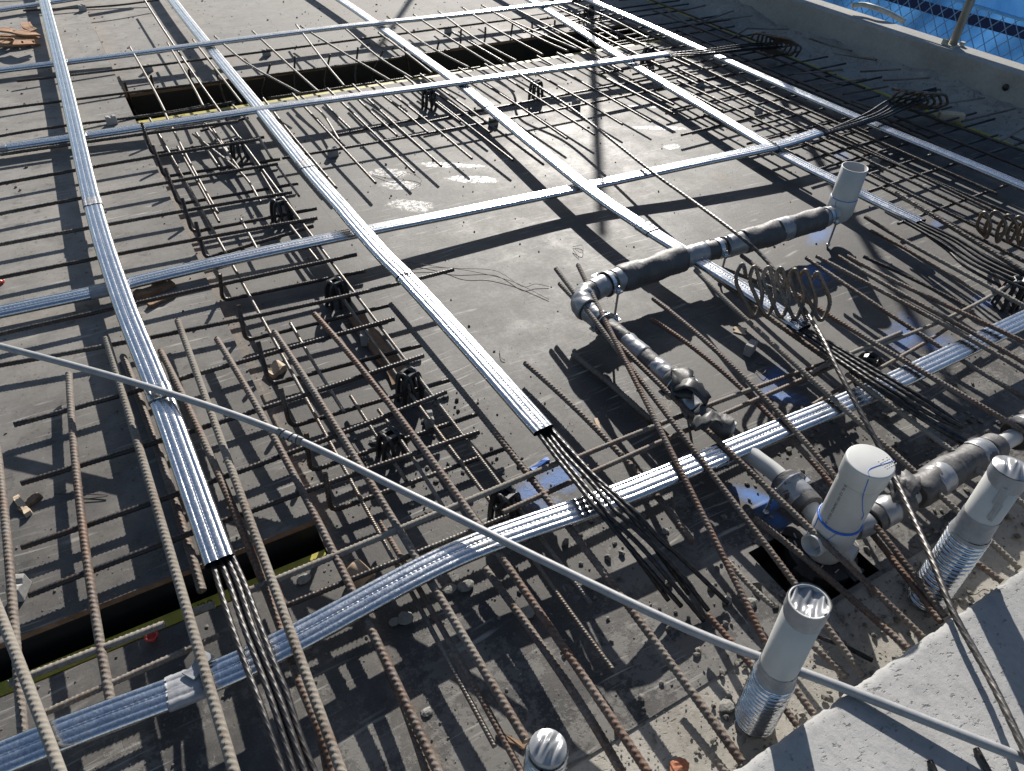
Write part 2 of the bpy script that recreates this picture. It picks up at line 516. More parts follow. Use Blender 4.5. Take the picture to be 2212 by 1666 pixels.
M['foil'] = make_plain('crumpled_silver_tape', (.22, .225, .235), (.31, .315, .325), .34, .35, 9, .12)
M['conduit'] = make_plain('grey_plastic_conduit', (.20, .205, .215), (.28, .285, .29), .5, 0, 40, .1)
M['bracket'] = make_plain('zinc_plated_bracket', (.55, .57, .58), (.68, .70, .72), .3, .9, 40)
M['blue_paint'] = make_plain('blue_spray_paint', (.03, .10, .38), (.07, .20, .55), .6, 0, 40)
M['shade'] = make_plain('blue_shade_cloth', (.012, .105, .36), (.022, .165, .50), .7, 0, 14, .5)
_m, _nt, _b = mat('blue_shade_cloth_lit_through', (.02, .16, .5), .75)
_p = coords(_nt)
_c = ramp(_nt, noise(_nt, _p, 3.0, 6, .65), [(.3, (.020, .095, .27)), (.7, (.055, .18, .40))])
_tr = nd(_nt, 'BsdfTranslucent'); _mx = nd(_nt, 'MixShader'); _mx.inputs[0].default_value = .55
_nt.links.new(_c, _b.inputs['Base Color']); _nt.links.new(_c, _tr.inputs['Color'])
_nt.links.new(_b.outputs[0], _mx.inputs[1]); _nt.links.new(_tr.outputs[0], _mx.inputs[2])
_nt.links.new(_mx.outputs[0], _nt.nodes['Material Output'].inputs['Surface'])
bump(_nt, _b, noise(_nt, _p, 9, 5), .6, .02)
M['shade'] = _m
M['shadow_band'] = make_plain('navy_shadow_band', (.006, .02, .07), (.01, .03, .1), .8, 0, 14)  # navy colour standing in for a shadow line on the fence cloth
M['shade_pale'] = make_plain('pale_blue_sheet', (.10, .32, .62), (.16, .42, .72), .5, 0, 14)
M['chain'] = make_plain('plastic_coated_fence_wire', (.13, .26, .44), (.22, .36, .54), .4, .2, 60)
M['galv'] = make_plain('weathered_galvanised_tube', (.32, .31, .27), (.46, .45, .40), .5, .5, 25)
M['forged'] = make_rebar('rusty_forged_steel', (.20, .085, .04), (.33, .16, .07), (.40, .27, .16), .3, .1, .75)
M['timber'] = make_plain('pale_timber_offcut', (.38, .29, .19), (.52, .42, .30), .8, 0, 40)
M['brown_wood'] = make_plain('weathered_wood_scrap', (.13, .075, .045), (.24, .15, .09), .85, 0, 40)
M['tan'] = make_plain('tan_plastic', (.33, .23, .15), (.42, .30, .2), .55, 0, 20)
M['red'] = make_plain('red_plastic', (.42, .035, .02), (.55, .06, .04), .45, 0, 20)
M['clay'] = make_plain('orange_clay_brick', (.28, .10, .055), (.38, .15, .08), .85, 0, 40, .5)
M['mortar'] = make_plain('pale_mortar', (.17, .165, .15), (.28, .27, .245), .95, 0, 60, .8)
M['crumb'] = make_plain('stone_crumbs', (.035, .033, .03), (.22, .205, .18), .95, 0, 45, .6)
M['sawdust'] = make_plain('sawdust_and_grit', (.20, .15, .10), (.36, .28, .2), .95, 0, 120, .9)
M['ground'] = make_concrete('site_ground', (.16, .15, .13), (.25, .23, .2), sc=.3)
M['wet'] = make_plain('splashed_cement_film', (.36, .35, .33), (.46, .45, .43), .25, 0, 90, .5)

# ------------------------------------------------------------------ the setting
GW = np.array


def structure(name, mb, m, smooth=False):
    o = mb.build(name, m, smooth=smooth)
    o['kind'] = 'structure'
    return o


g = MB(); g.add([(-600, -600, -3.2), (600, -600, -3.2), (600, 600, -3.2), (-600, 600, -3.2)], [(0, 1, 2, 3)])
structure('ground', g, M['ground'])

STEP_X, STEP_Y, STEP_Z = .172, 1.265, .055        # the sheets to the left lie a step higher
TR1 = (STEP_X, 3.90, 4.385, 4.865)
TR2 = (-1.3, STEP_X, 1.165, STEP_Y)
REC = (1.16, 1.43, .445, .655)
holes = [TR1, TR2, REC]
xs = sorted({-5.0, 4.455, STEP_X} | {h[0] for h in holes} | {h[1] for h in holes})
ys = sorted({.432, 14.0} | {h[2] for h in holes} | {h[3] for h in holes})
d = MB()
for x0, x1 in zip(xs, xs[1:]):
    for y0, y1 in zip(ys, ys[1:]):
        cx, cy = (x0 + x1) / 2, (y0 + y1) / 2
        if any(h[0] < cx < h[1] and h[2] < cy < h[3] for h in holes): continue
        z_ = STEP_Z if cx < STEP_X and cy > STEP_Y else 0.0
        d.add([(x0, y0, z_), (x1, y0, z_), (x1, y1, z_), (x0, y1, z_)], [(0, 1, 2, 3)])
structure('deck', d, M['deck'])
d = MB(); d.add([(STEP_X, STEP_Y, -.06), (STEP_X, 14, -.06), (STEP_X, 14, STEP_Z), (STEP_X, STEP_Y, STEP_Z)], [(0, 1, 2, 3)])
structure('deck_step', d, M['ply_edge'])


def deck_z(x, y): return STEP_Z if x < STEP_X and y > STEP_Y else 0.0


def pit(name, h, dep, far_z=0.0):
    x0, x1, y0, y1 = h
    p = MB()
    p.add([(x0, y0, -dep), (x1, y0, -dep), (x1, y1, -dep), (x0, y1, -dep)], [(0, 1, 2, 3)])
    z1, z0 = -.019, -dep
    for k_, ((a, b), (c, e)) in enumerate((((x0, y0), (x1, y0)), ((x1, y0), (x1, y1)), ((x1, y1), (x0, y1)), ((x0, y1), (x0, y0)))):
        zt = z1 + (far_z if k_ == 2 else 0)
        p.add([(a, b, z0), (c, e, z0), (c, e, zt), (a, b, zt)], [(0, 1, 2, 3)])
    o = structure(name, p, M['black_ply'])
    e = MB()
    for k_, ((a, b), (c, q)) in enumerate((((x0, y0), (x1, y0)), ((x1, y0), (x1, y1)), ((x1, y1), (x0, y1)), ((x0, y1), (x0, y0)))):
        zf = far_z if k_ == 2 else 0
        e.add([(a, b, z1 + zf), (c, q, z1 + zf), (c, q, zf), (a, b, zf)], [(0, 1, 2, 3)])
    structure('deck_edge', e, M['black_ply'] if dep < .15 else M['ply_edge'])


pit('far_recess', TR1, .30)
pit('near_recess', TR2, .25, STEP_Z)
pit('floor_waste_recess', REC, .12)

# grey joint strip between deck and slab, the old slab with a broken edge
st = MB(); st.add([(-5, .18, -.004), (4.455, .18, -.004), (4.455, .436, -.004), (-5, .436, -.004)], [(0, 1, 2, 3)])
structure('joint_strip', st, M['strip'])
sl = MB()
n = 900
ex = np.linspace(-1.0, 5.0, n)
jit = np.cumsum(RNG.normal(0, .0011, n)); jit -= np.linspace(jit[0], jit[-1], n)
rough_ = RNG.normal(0, 1, n)
for _ in range(3): rough_ = (np.roll(rough_, 1) + rough_ * 2 + np.roll(rough_, -1)) / 4
ey = .229 + jit * .22 + rough_ * .0018 - np.clip(np.roll(rough_, 40) - .75, 0, 1) * .008
rows = [(-6, .200), (-.1, .200)]
V = []
for k, (off, z) in enumerate([(-4.0, .2), (-.02, .2), (-.006, .1985), (0, .192), (.0015, .12), (.002, -.02)]):
    yy = ey + off + (RNG.normal(0, .0004, n) if 1 < k < 5 else 0)
    V.append(np.stack([ex, yy, np.full(n, z) + (RNG.normal(0, .0004, n) if 2 <= k <= 3 else 0)], 1))
V = np.concatenate(V)
o = mesh_obj('slab', V, grid_faces(6, n, False)[:, ::-1], M['slab'], smooth=False)
o['kind'] = 'structure'

# rough concrete ledge along the upstand
ny, nx = 420, 26
yy = np.linspace(-.5, 13, ny); xx = np.linspace(4.485, 4.90, nx)
Yg, Xg = np.meshgrid(yy, xx, indexing='ij')
hh = np.clip((Xg - 4.485) / .34, 0, 1)
base = .095 * hh ** 1.5 * (1 + .4 * np.sin(Yg * 5.1) * np.sin(Yg * 2.3 + 1))
lump = RNG.normal(0, 1, (ny, nx))
for _ in range(2):
    lump = (lump + np.roll(lump, 1, 0) + np.roll(lump, -1, 0) + np.roll(lump, 1, 1) + np.roll(lump, -1, 1)) / 5
Zg = base + lump * .022 * (.3 + hh)
o = mesh_obj('concrete_ledge', np.stack([Xg, Yg, Zg], -1).reshape(-1, 3), grid_faces(ny, nx, False)[:, ::-1], M['rough_conc'], smooth=True)
o['kind'] = 'structure'

w_ = MB()
w_.box((4.81, -2, -.05), (5.02, 14, .252))
o = w_.build('concrete_upstand', M['wall'])
tag(o, 'long grey concrete upstand wall along the right edge of the deck', 'wall')
bv = o.modifiers.new('bevel', 'BEVEL'); bv.width = .008; bv.segments = 2
hole = lathe('bolt_hole', [(.0001, .0), (.020, .0), (.020, .004), (.0001, .006)], T('tr', 2140, 560, .16) * GW([0, 1, 0]) + GW([4.807, 0, .165]), M['black_ply'], o, 20, (-1, 0, 0))

# yellow painted formwork beams set in the deck
def beam(lo, hi, label):
    b = MB(); b.box(lo, hi)
    o = b.build('formwork_beam', M['yellow'], origin=lo)
    return tag(o, label, 'beam', 'yellow formwork beams')


def text_mesh(s, size):
    cu = bpy.data.curves.new('lettering', 'FONT')
    cu.body = s; cu.size = size; cu.resolution_u = 2
    ob = bpy.data.objects.new('lettering', cu); COL.objects.link(ob)
    dg = bpy.context.evaluated_depsgraph_get()
    me = bpy.data.meshes.new_from_object(ob.evaluated_get(dg))
    v = np.array([q.co[:] for q in me.vertices]); f = [tuple(p.vertices) for p in me.polygons]
    bpy.data.objects.remove(ob); bpy.data.curves.remove(cu); bpy.data.meshes.remove(me)
    return v, f


def stencil(s, size, origin, parent, m, name='stencil_text'):
    v, f = text_mesh(s, size)
    v = v + np.asarray(origin)
    return mesh_obj(name, v, f, m, parent)


bm_near = beam((-1.29, 1.172, -.05), (.168, 1.2075, -.004), 'yellow painted beam along the black recess in the near left corner')
stencil('H20', .030, (-.175, 1.178, -.003), bm_near, M['black_ink'])
bm_far = beam((.178, 4.392, -.07), (3.89, 4.452, -.012), 'yellow painted beam along the near side of the long black recess at the back')
stencil('4 HC', .05, (.33, 4.404, -.0105), bm_far, M['black_ink'])
beam((4.4565, -.5, -.03), (4.483, 13.5, .003), 'yellow painted beam strip along the foot of the concrete upstand')

# ------------------------------------------------------------------ bars
NUM = ['first', 'second', 'third', 'fourth', 'fifth', 'sixth', 'seventh', 'eighth', 'ninth', 'tenth', 'eleventh', 'twelfth', 'thirteenth',
       'fourteenth', 'fifteenth', 'sixteenth', 'seventeenth', 'eighteenth', 'nineteenth', 'twentieth', 'twenty-first', 'twenty-second',
       'twenty-third', 'twenty-fourth', 'twenty-fifth', 'twenty-sixth', 'twenty-seventh', 'twenty-eighth']


def rebar_prof(s, r, pitch, m, seed=0):
    a = np.linspace(0, 2 * math.pi, m, endpoint=False)[None, :]
    sg = np.where(np.sin(a) >= 0, 1.0, -1.0)
    ph = s[:, None] / pitch + .42 * np.cos(a) * 1.0 + .5 * (sg > 0) + seed
    rib = np.clip(np.cos(2 * math.pi * ph) * 3.2 - 1.75, 0, 1) * np.abs(np.sin(a)) ** .35
    ridge = np.exp(-(np.sin(a) / .30) ** 2)
    rad = r * (.90 + .22 * rib + .12 * ridge)
    return np.stack([rad * np.cos(a), rad * np.sin(a)], -1)


def rebar(path, dia, m, name='reinforcing_bar', plain=False, curved=True, label=None, group=None, cat='rebar', parent=None):
    path = [np.asarray(p, float) for p in path]
    dm = min(depth(p) for p in path)
    r = dia / 2
    if plain:
        p, s = resample(path, max(.02, dia * 1.5), curved)
        v, f = sweep(p, circle_prof(np.full(len(p), r), 8))
    else:
        pitch = dia * .66 if dm < 2.8 else max(dia * .85, .014)
        p, s = resample(path, pitch / (4.6 if dm < 2.2 else 3.4), curved)
        v, f = sweep(p, rebar_prof(s, r, pitch, 12 if dm < 2.2 else 8, random.random()))
    o = mesh_obj(name, v, f, M[m], parent, smooth=True, origin=path[0] if parent is None else None)
    return tag(o, label, cat if parent is None else None, group)


def pts(spec, dz=0.0):
    out = []
    for q in spec.split(';'):
        a = q.split()
        if len(a) == 4: out.append(T(a[0], float(a[1]), float(a[2]), float(a[3]) + dz))
    return out


def gentle(P):
    """steel bars bend gently: least squares parabola through the measured points"""
    P = np.array(P)
    if len(P) < 4: return P
    d_ = P[-1] - P[0]; t = (P - P[0]) @ d_ / d_.dot(d_)
    q = np.linspace(t[0], t[-1], 14)
    return np.stack([np.polyval(np.polyfit(t, P[:, k], 2 if k < 2 else 3), q) for k in range(3)], 1)


def bars(specs, dia, m, label, group, **kw):
    out = []
    for i, s in enumerate(specs):
        mm, dd = m, dia
        if isinstance(s, tuple): s, mm, dd = s
        if mm == 'r_rust' and i % 4 == 1: mm = 'r_rust2'
        out.append(rebar(gentle(pts(s)), dd, mm, label=label.replace('#', NUM[i]), group=group, **kw))
    return out


# L-shaped hooked bars, upright end to the left, foot running to the right
HOOKS = ['tl 918 798;tl 985 1000;tl 1712 890', 'tl 990 945;tl 1063 1147;tl 1815 1032', 'tl 1072 1092;tl 1155 1325;tl 1932 1190',
         'tl 1180 1286;tl 1243 1506;tl 2052 1352', 'tl 1268 1440;tl 1330 1676;tl 2030 1466', 'ml 1425 110;ml 1442 283;ml 2366 90',
         'ml 1545 312;ml 1592 543;mm 318 312', 'ml 1672 550;ml 1745 828;mm 528 570', 'ml 1818 850;ml 1882 1102;mm 706 796',
         'ml 1985 1140;ml 2012 1390;mm 886 1017', 'ml 2105 1400;ml 2146 1650;mm 1062 1242']
for i, s in enumerate(HOOKS):
    a, b, c = [q.split() for q in s.split(';')]
    z0, z1 = .030, .142
    pa, pb, pc = T(a[0], float(a[1]), float(a[2]), z1), T(b[0], float(b[1]), float(b[2]), z0), T(c[0], float(c[1]), float(c[2]), z0)
    p = fillet([pa, pb, pc], .028, 8)
    rebar(p, .0155, 'r_dark', name='hooked_bar', curved=False, group='L shaped hooked bars in a row',
          label='%s dark L shaped bar from the far end of the hooked row' % NUM[i])

bars(['tl 0 1002 .095;tl 440 942 .095;tl 1000 857 .095;tl 1545 788 .095', 'tl -200 1228 .095;tl 480 1110 .095;tl 1010 1010 .095;tl 1682 904 .095',
      'tl -200 1427 .095;tl 490 1288 .095;tl 1090 1185 .095;tl 1800 1062 .095', 'tl -200 1625 .095;tl 550 1480 .095;tl 1180 1372 .095;tl 1892 1246 .095',
      'tl -200 1842 .095;tl 770 1645 .095;tl 1290 1550 .095;tl 2056 1414 .095', 'ml -100 522 .095;ml 760 332 .095;ml 1420 178 .095;mm 100 -15 .095',
      'ml -100 708 .092;ml 660 598 .095;ml 1000 530 .095;ml 1540 398 .095;ml 2212 248 .095;mm 732 88 .095',
      'ml 92 1090 .095;ml 440 993 .095;ml 1100 802 .095;ml 1690 650 .095;mm 342 400 .095',
      'ml 138 1472 .092;ml 480 1362 .092;ml 1050 1180 .092;ml 1830 950 .092;mm 532 638 .092',
      'bl 138 212 .09;bl 560 88 .09;ml 1130 1532 .09;ml 1830 1292 .09;mm 680 874 .092',
      'bl 185 530 .09;bl 550 388 .09;bl 1000 202 .09;bl 1480 42 .09;ml 2100 1478 .09;mm 892 1134 .09'],
     .0165, 'r_dark', '# dark top ribbed bar over the hooked row, from the back', 'top ribbed bars over the hooked bars')

# cross bars in the foreground
FG = ['bl 60 1100 .09;bl 1070 712 .09', 'bl 1240 640 .09;bl 1392 586 .09',
      ('bl 1600 500 .095;bl 2212 258 .095;bm 480 62 .095;mm 1030 1480 .095;mm 1420 1335 .095', 'r_dust', .018),
      ('mm 1520 1300 .09;mm 2040 1102 .09;mr 450 850 .09;mr 985 670 .09', 'r_rust', .016),
      ('bl 285 1292 .08;bl 900 1020 .08;bl 1420 790 .08', 'r_rust', .015), ('bl 1850 602 .08;bm 70 412 .08;bm 590 222 .08;bm 1085 8 .08', 'r_dark', .015),
      ('mm 1040 1650 .085;mm 1530 1450 .085;mm 2100 1195 .085;mr 500 896 .085;mr 1000 706 .085', 'r_rust', .016),
      ('mr 820 757 .10;mr 1010 660 .105;mr 1416 490 .11', 'r_dust', .016), ('mr 1270 572 .10;mr 1650 430 .10;mr 1820 345 .10;mr 2212 110 .11', 'r_dust', .015),
      ('mr 1255 735 .085;mr 1580 550 .085;mr 1880 352 .085', 'r_rust', .014), ('mr 840 960 .075;mr 1090 808 .08', 'r_rust', .014)]
bars(FG, .0175, 'r_dust', '# ribbed cross bar beside the wide zinc duct, from the left', 'foreground cross bars')

# thick bars running towards the camera
bars(['ml -30 1180 0.113;ml 5 1400 0.113;bl 25 10 0.113;bl 75 500 0.110;bl 110 900 0.102;bl 150 1475 0.085',
      ('bl -60 500 0.135;bl 50 780 0.135;bl 170 1080 0.135;bl 300 1430 0.135;bl 400 1700 0.135', 'r_dust', .0215),
      'ml 448 758 0.107;ml 470 1100 0.107;ml 495 1500 0.107;bl 580 400 0.102;bl 640 700 0.093;bl 690 1100 0.085;bl 720 1260 0.080',
      ('ml 685 525 0.113;ml 780 800 0.113;ml 870 1150 0.116;ml 1000 1600 0.118;bl 1200 550 0.124;bl 1330 1020 0.129;bl 1520 1700 0.129', 'r_dust', .0215),
      ('ml 795 645 0.066;ml 880 850 0.066;ml 1160 1680 0.063;bl 1310 500 0.058', 'r_rust', .022),
      'ml 1040 610 0.102;ml 1270 1090 0.102;ml 1440 1430 0.102;bl 1540 40 0.099;bl 1650 330 0.096;bl 1760 590 0.091;bl 1850 800 0.085',
      ('ml 1150 412 0.113;ml 1260 720 0.113;ml 1370 1000 0.116;ml 1480 1330 0.118;bl 1610 0 0.121;bl 1740 400 0.124;bl 1900 800 0.129;bl 2080 1330 0.129;bl 2230 1700 0.129', 'r_dust', .0205),
      'ml 1398 532 0.107;ml 1520 700 0.110;ml 1650 950 0.110;ml 1850 1300 0.107;ml 2020 1640 0.102;bl 2212 390 0.091;bm 100 540 0.085;bm 190 740 0.085;bm 310 980 0.080;bm 440 1280 0.080;bm 640 1700 0.080',
      'ml 1782 482 0.107;ml 1890 660 0.110;ml 2020 860 0.110;ml 2200 1140 0.110;mm 150 1400 0.107;mm 310 1650 0.102;bm 470 260 0.091;bm 650 570 0.085;bm 800 800 0.083;bm 980 1080 0.080;bm 1190 1480 0.080',
      'ml 2032 366 0.107;mm 0 560 0.110;mm 160 770 0.110;mm 330 980 0.110;mm 520 1240 0.110;mm 700 1480 0.107;bm 880 30 0.096;bm 1080 340 0.088;bm 1250 600 0.085;bm 1500 960 0.083;bm 1700 1250 0.080;bm 1990 1680 0.080',
      'mm 318 308 0.069;mm 540 570 0.072;mm 720 810 0.074;mm 900 1010 0.077;mm 1050 1220 0.083;mm 1250 1440 0.085;mm 1390 1640 0.088;bm 1490 110 0.085;bm 1620 290 0.085;bm 1900 650 0.085;bm 2212 1080 0.083;br 150 1275 0.080;br 385 1612 0.080',
      'mm 1198 686 0.045;mm 1500 980 0.050;mm 1720 1200 0.055;mm 1950 1420 0.058;mm 2212 1690 0.058;br 30 200 0.058',
      'bl 1840 850 0.072;bl 1960 1120 0.072;bl 2190 1680 0.072', 'bl 1930 1060 0.085;bl 2100 1470 0.085;bl 2170 1680 0.085',
      'bm 110 600 0.050;bm 300 1000 0.050;bm 420 1250 0.050;bm 560 1700 0.050', 'bm 930 350 0.040;bm 1150 650 0.040;bm 1330 900 0.045;bm 1500 1150 0.050;bm 1820 1680 0.050', ('bm 250 50 .05;bm 530 545 .055;bm 680 780 .06;bm 850 1090 .06;bm 1000 1370 .06;bm 1170 1680 .06', 'r_rust2', .0145), ('bl 1760 400 .05;bl 1900 760 .05;bl 2010 1180 .05;bl 2120 1660 .05', 'r_rust2', .015)],
     .0200, 'r_rust', '# thick rusty bar running to the camera at lower left, from the left', 'thick foreground bars')

# thin rods beneath
bars(['tl 965 768 0.050;tl 1100 980 0.050;tl 1250 1260 0.050;tl 1460 1650 0.050;ml 1640 290 0.050;ml 1760 510 0.050;ml 1960 890 0.050;ml 2110 1130 0.050;bm 190 20 0.050;bm 290 220 0.050;bm 490 570 0.050;bm 600 780 0.050;bm 800 1130 0.050;bm 990 1512 0.050',
      'tl 930 0 0.086;tl 1200 380 0.086;tl 1310 560 0.086;tl 1500 832 0.084;tl 1700 1100 0.083;tl 1850 1290 0.083;tl 2020 1540 0.083;mm 80 230 0.083;mm 220 440 0.083;mm 400 660 0.082;mm 600 900 0.082;mm 790 1160 0.080;mm 960 1380 0.078;mm 1150 1620 0.074;bm 1330 210 0.066;bm 1480 390 0.061;bm 1630 590 0.057',
      'tl 1250 870 0.050;tl 1560 1120 0.050;tl 1690 1310 0.050', 'mm 10 250 0.050;mm 130 470 0.050;mm 300 700 0.050;mm 480 910 0.050;mm 700 1210 0.050;mm 1000 1645 0.050',
      'bm 1200 230 0.040;bm 1380 490 0.040;bm 1560 740 0.040;bm 1760 1010 0.040', 'mm 240 990 0.070;mm 420 1240 0.070;mm 660 1620 0.066',
      'tl 1270 860 .04;tl 1420 1085 .04', 'tl 1375 832 .045;tl 1500 1020 .045', 'tl 1590 772 .05;tl 1765 1032 .05', 'tl 1790 1068 .05;tl 1938 1272 .05', 'tl 1560 1420 .04;tl 1680 1640 .04', 'tl 1880 1460 .04;tl 2060 1690 .04',
      'ml 1882 430 .04;ml 2052 720 .04;ml 2232 1010 .04', 'mm 60 900 .04;mm 240 1180 .04;mm 420 1450 .04', ('tl 1480 800 .08;tl 1640 1040 .08;tl 1800 1300 .08', 'r_dark', .012), ('tl 1150 950 .08;tl 1290 1200 .08;tl 1420 1440 .08', 'r_dark', .012)],
     .0118, 'r_light', '# thin pale rod running under the ribbed cross bars, from the left', 'thin rods through the left bars', name='steel_rod')

# rods over the long recess at the back
bars(['tl 840 303 .11;tl 990 570 .11;tl 1070 725 .11', 'tl 1068 725 .06;tl 1110 832 .06;tl 1260 1100 .05;tl 1410 1380 .05', 'tl 1085 278 .11;tl 1250 560 .11;tl 1318 690 .11',
      'tl 1330 800 .05;tl 1480 1000 .05;tl 1560 1110 .05', 'tl 1250 258 .11;tl 1390 440 .11;tl 1566 668 .11', 'tl 1505 680 .06;tl 1620 800 .06;tl 1760 1030 .06',
      'tl 1390 236 .11;tl 1600 410 .11;tl 1945 606 .11', 'tl 1950 625 .06;tl 2090 740 .06;tl 2200 912 .06', 'tl 1635 202 .11;tl 1880 430 .11;tl 2065 596 .11',
      'tl 1780 740 .06;tl 1950 950 .055;tl 2180 1218 .05', 'tl 1918 160 .11;tl 2110 412 .11;tl 2232 560 .11', 'tl 1948 170 .11;tl 2212 335 .11;tm 320 524 .11',
      'tm 30 190 .11;tm 240 370 .11;tm 462 510 .11', 'tm 240 212 .11;tm 420 345 .11;tm 588 476 .11', 'tm 296 108 .11;tm 550 290 .11;tm 830 440 .11',
      'tm 468 95 .11;tm 760 290 .11;tm 905 370 .11;tm 1050 465 .11', 'tm 628 74 .11;tm 870 250 .11;tm 1140 398 .11', 'tm 782 48 .11;tm 1000 190 .11;tm 1310 357 .11',
      'tm 908 34 .11;tm 1250 232 .11;tm 1470 334 .11', 'tm 1000 85 .11;tm 1180 172 .11;tm 1530 320 .11', 'tm 1130 60 .11;tm 1400 200 .11;tm 1650 330 .11',
      'tm 1370 40 .11;tm 1600 150 .11;tm 1800 260 .11', 'tm 1500 20 .11;tm 1720 110 .11;tm 1990 250 .11'],
     .0125, 'r_light', '# thin steel rod bridging the long black recess at the back, from the left', 'rods bridging the back recess', name='steel_rod', plain=True)

for i, (u_, v_) in enumerate(((-90, 1150), (222, 1188), (472, 1118), (648, 1078), (846, 1030), (1110, 1040), (1310, 1068), (1462, 900), (1640, 874), (1822, 808), (2006, 790), (2160, 745), (60, 840), (360, 880), (560, 860), (770, 790), (960, 860))):
    e_ = T('tm', u_, v_, .055)
    y0_ = 4.30 if i < 12 else 4.15
    rebar([(e_[0] - .02 + random.uniform(-.02, .02), y0_, .062), (e_[0] - .008, (y0_ + e_[1]) / 2, .060), e_], .0135, 'r_dark', plain=False, group='starter bars before the back recess', label='x')
FB = sorted([o for o in COL.objects if o.get('group') == 'starter bars before the back recess'], key=lambda o: o.location.x)
for i, o in enumerate(FB): o['label'] = '%s dark ribbed starter bar fanning out before the back recess, from the left' % NUM[i]

# long cross bars at the back
bars(['tl 108 527 .085;tl 340 500 .085;tl 960 436 .07;tl 1480 360 .055;tl 2212 272 .055;tm 680 182 .055;tm 1190 118 .055', 'tl -100 730 .08;tl 365 656 .08;tl 780 600 .07;tl 1300 541 .05;tl 2212 436 .05;tm 700 322 .05',
      'tl -100 900 .08;tl 400 830 .08;tl 860 752 .06;tl 1360 680 .05', 'tl 1080 742 .05;tl 1524 660 .05', 'tl 1740 640 .045;tl 2000 596 .045;tm 300 528 .045;tm 900 436 .045', 'tl 1300 850 .05;tl 1500 790 .05;tl 1610 765 .05',
      'tl 1830 1028 .05;tl 2212 962 .05;tm 590 860 .05;tm 960 792 .05;tm 1500 690 .05;tm 2212 555 .05;tr 300 480 .05', 'tm 550 792 .045;tm 1250 652 .045;tm 2000 515 .045', 'tm -50 880 .045;tm 560 760 .045',
      'tl 150 70 .085;tl 700 40 .07;tl 1030 0 .06', 'tl 0 -30 .085;tl 1000 -20 .05', 'tm 1180 210 .05;tm 1700 110 .05', 'tm 1560 330 .05;tm 2180 230 .05', 'tm 1650 300 .05;tm 2212 200 .05',
      'tm 1350 20 .05;tm 2100 -30 .05', 'tm 1800 0 .05;tm 2212 -25 .05'],
     .0145, 'r_dark', '# long dark cross bar lying about the back recess, from the left', 'cross bars about the back recess')

# the mat under the two right hand ducts
k = 0
for Y0, x0, x1 in ((2.46, 3.02, 4.55), (2.22, 3.05, 4.62), (1.93, 2.95, 4.6), (1.65, 3.0, 4.6), (2.79, 3.2, 4.3), (3.02, 2.95, 4.6), (3.185, 2.9, 4.35), (2.87, 2.75, 3.6), (3.48, 2.6, 4.6),
                   (3.65, 3.2, 4.5), (3.88, 2.9, 4.2), (4.1, 3.0, 4.6), (4.32, 3.3, 4.5), (4.6, 3.4, 4.6), (4.85, 3.5, 4.45), (5.1, 3.2, 4.6), (5.45, 3.3, 4.4), (1.38, 3.3, 4.6), (1.12, 3.4, 4.6), (2.06, 3.1, 4.4), (2.33, 3.2, 4.6), (2.62, 3.0, 4.5), (3.32, 3.0, 4.6), (3.78, 3.1, 4.6), (4.48, 3.2, 4.6), (4.98, 3.4, 4.6)):
    rebar([(x0, Y0 - .01, .045), ((x0 + x1) / 2, Y0 + .004, .045), (x1, Y0 + .012, .045)], .0145, 'r_dark', group='cross bars of the right hand mat',
          label='dark cross bar of the mat by the upstand, the one %d hundredths of the way from the back' % 0)
    k += 1
MATX = [o for o in COL.objects if o.get('group') == 'cross bars of the right hand mat']
MATX.sort(key=lambda o: -o.location.y)
for i, o in enumerate(MATX): o['label'] = '%s dark cross bar of the mat beside the concrete upstand, from the back' % NUM[i]
ml = [((3.26, 3.52), (3.27, 1.0)), ((3.41, 3.75), (3.385, 1.2)), ((3.46, 2.52), (3.54, 1.25)), ((3.58, 3.9), (3.46, 1.1)), ((3.20, 1.9), (3.17, .95)), ((3.03, 3.0), (3.02, 2.2)), ((4.05, 2.5), (4.08, 1.3)),
      ((4.22, 2.55), (4.32, 1.5)), ((3.9, 4.6), (3.92, 1.0)), ((3.72, 4.9), (3.70, 2.4)), ((4.15, 4.9), (4.18, 3.0)), ((3.36, 5.2), (3.33, 3.4)), ((4.33, 5.4), (4.35, 3.6)), ((3.2, 4.2), (3.17, 3.0)), ((2.85, 4.3), (2.88, 3.1)), ((4.4, 2.0), (4.42, 1.0)), ((3.12, 3.6), (3.10, 2.3)), ((3.64, 3.3), (3.66, 1.6)), ((3.80, 3.0), (3.83, 1.2)), ((3.98, 4.4), (3.97, 2.2)), ((2.95, 4.0), (2.97, 3.2)), ((3.50, 5.3), (3.52, 3.7)), ((4.28, 4.6), (4.27, 2.9)), ((3.06, 4.9), (3.04, 3.8))]
ml.sort(key=lambda q: q[0][0])
for i, (a, b) in enumerate(ml):
    rebar([(a[0], a[1], .062), ((a[0] + b[0]) / 2 + .004, (a[1] + b[1]) / 2, .06), (b[0], b[1], .062)], .0155, 'r_dark', group='long bars of the right hand mat',
          label='%s dark long bar of the mat beside the concrete upstand, from the left' % NUM[i])

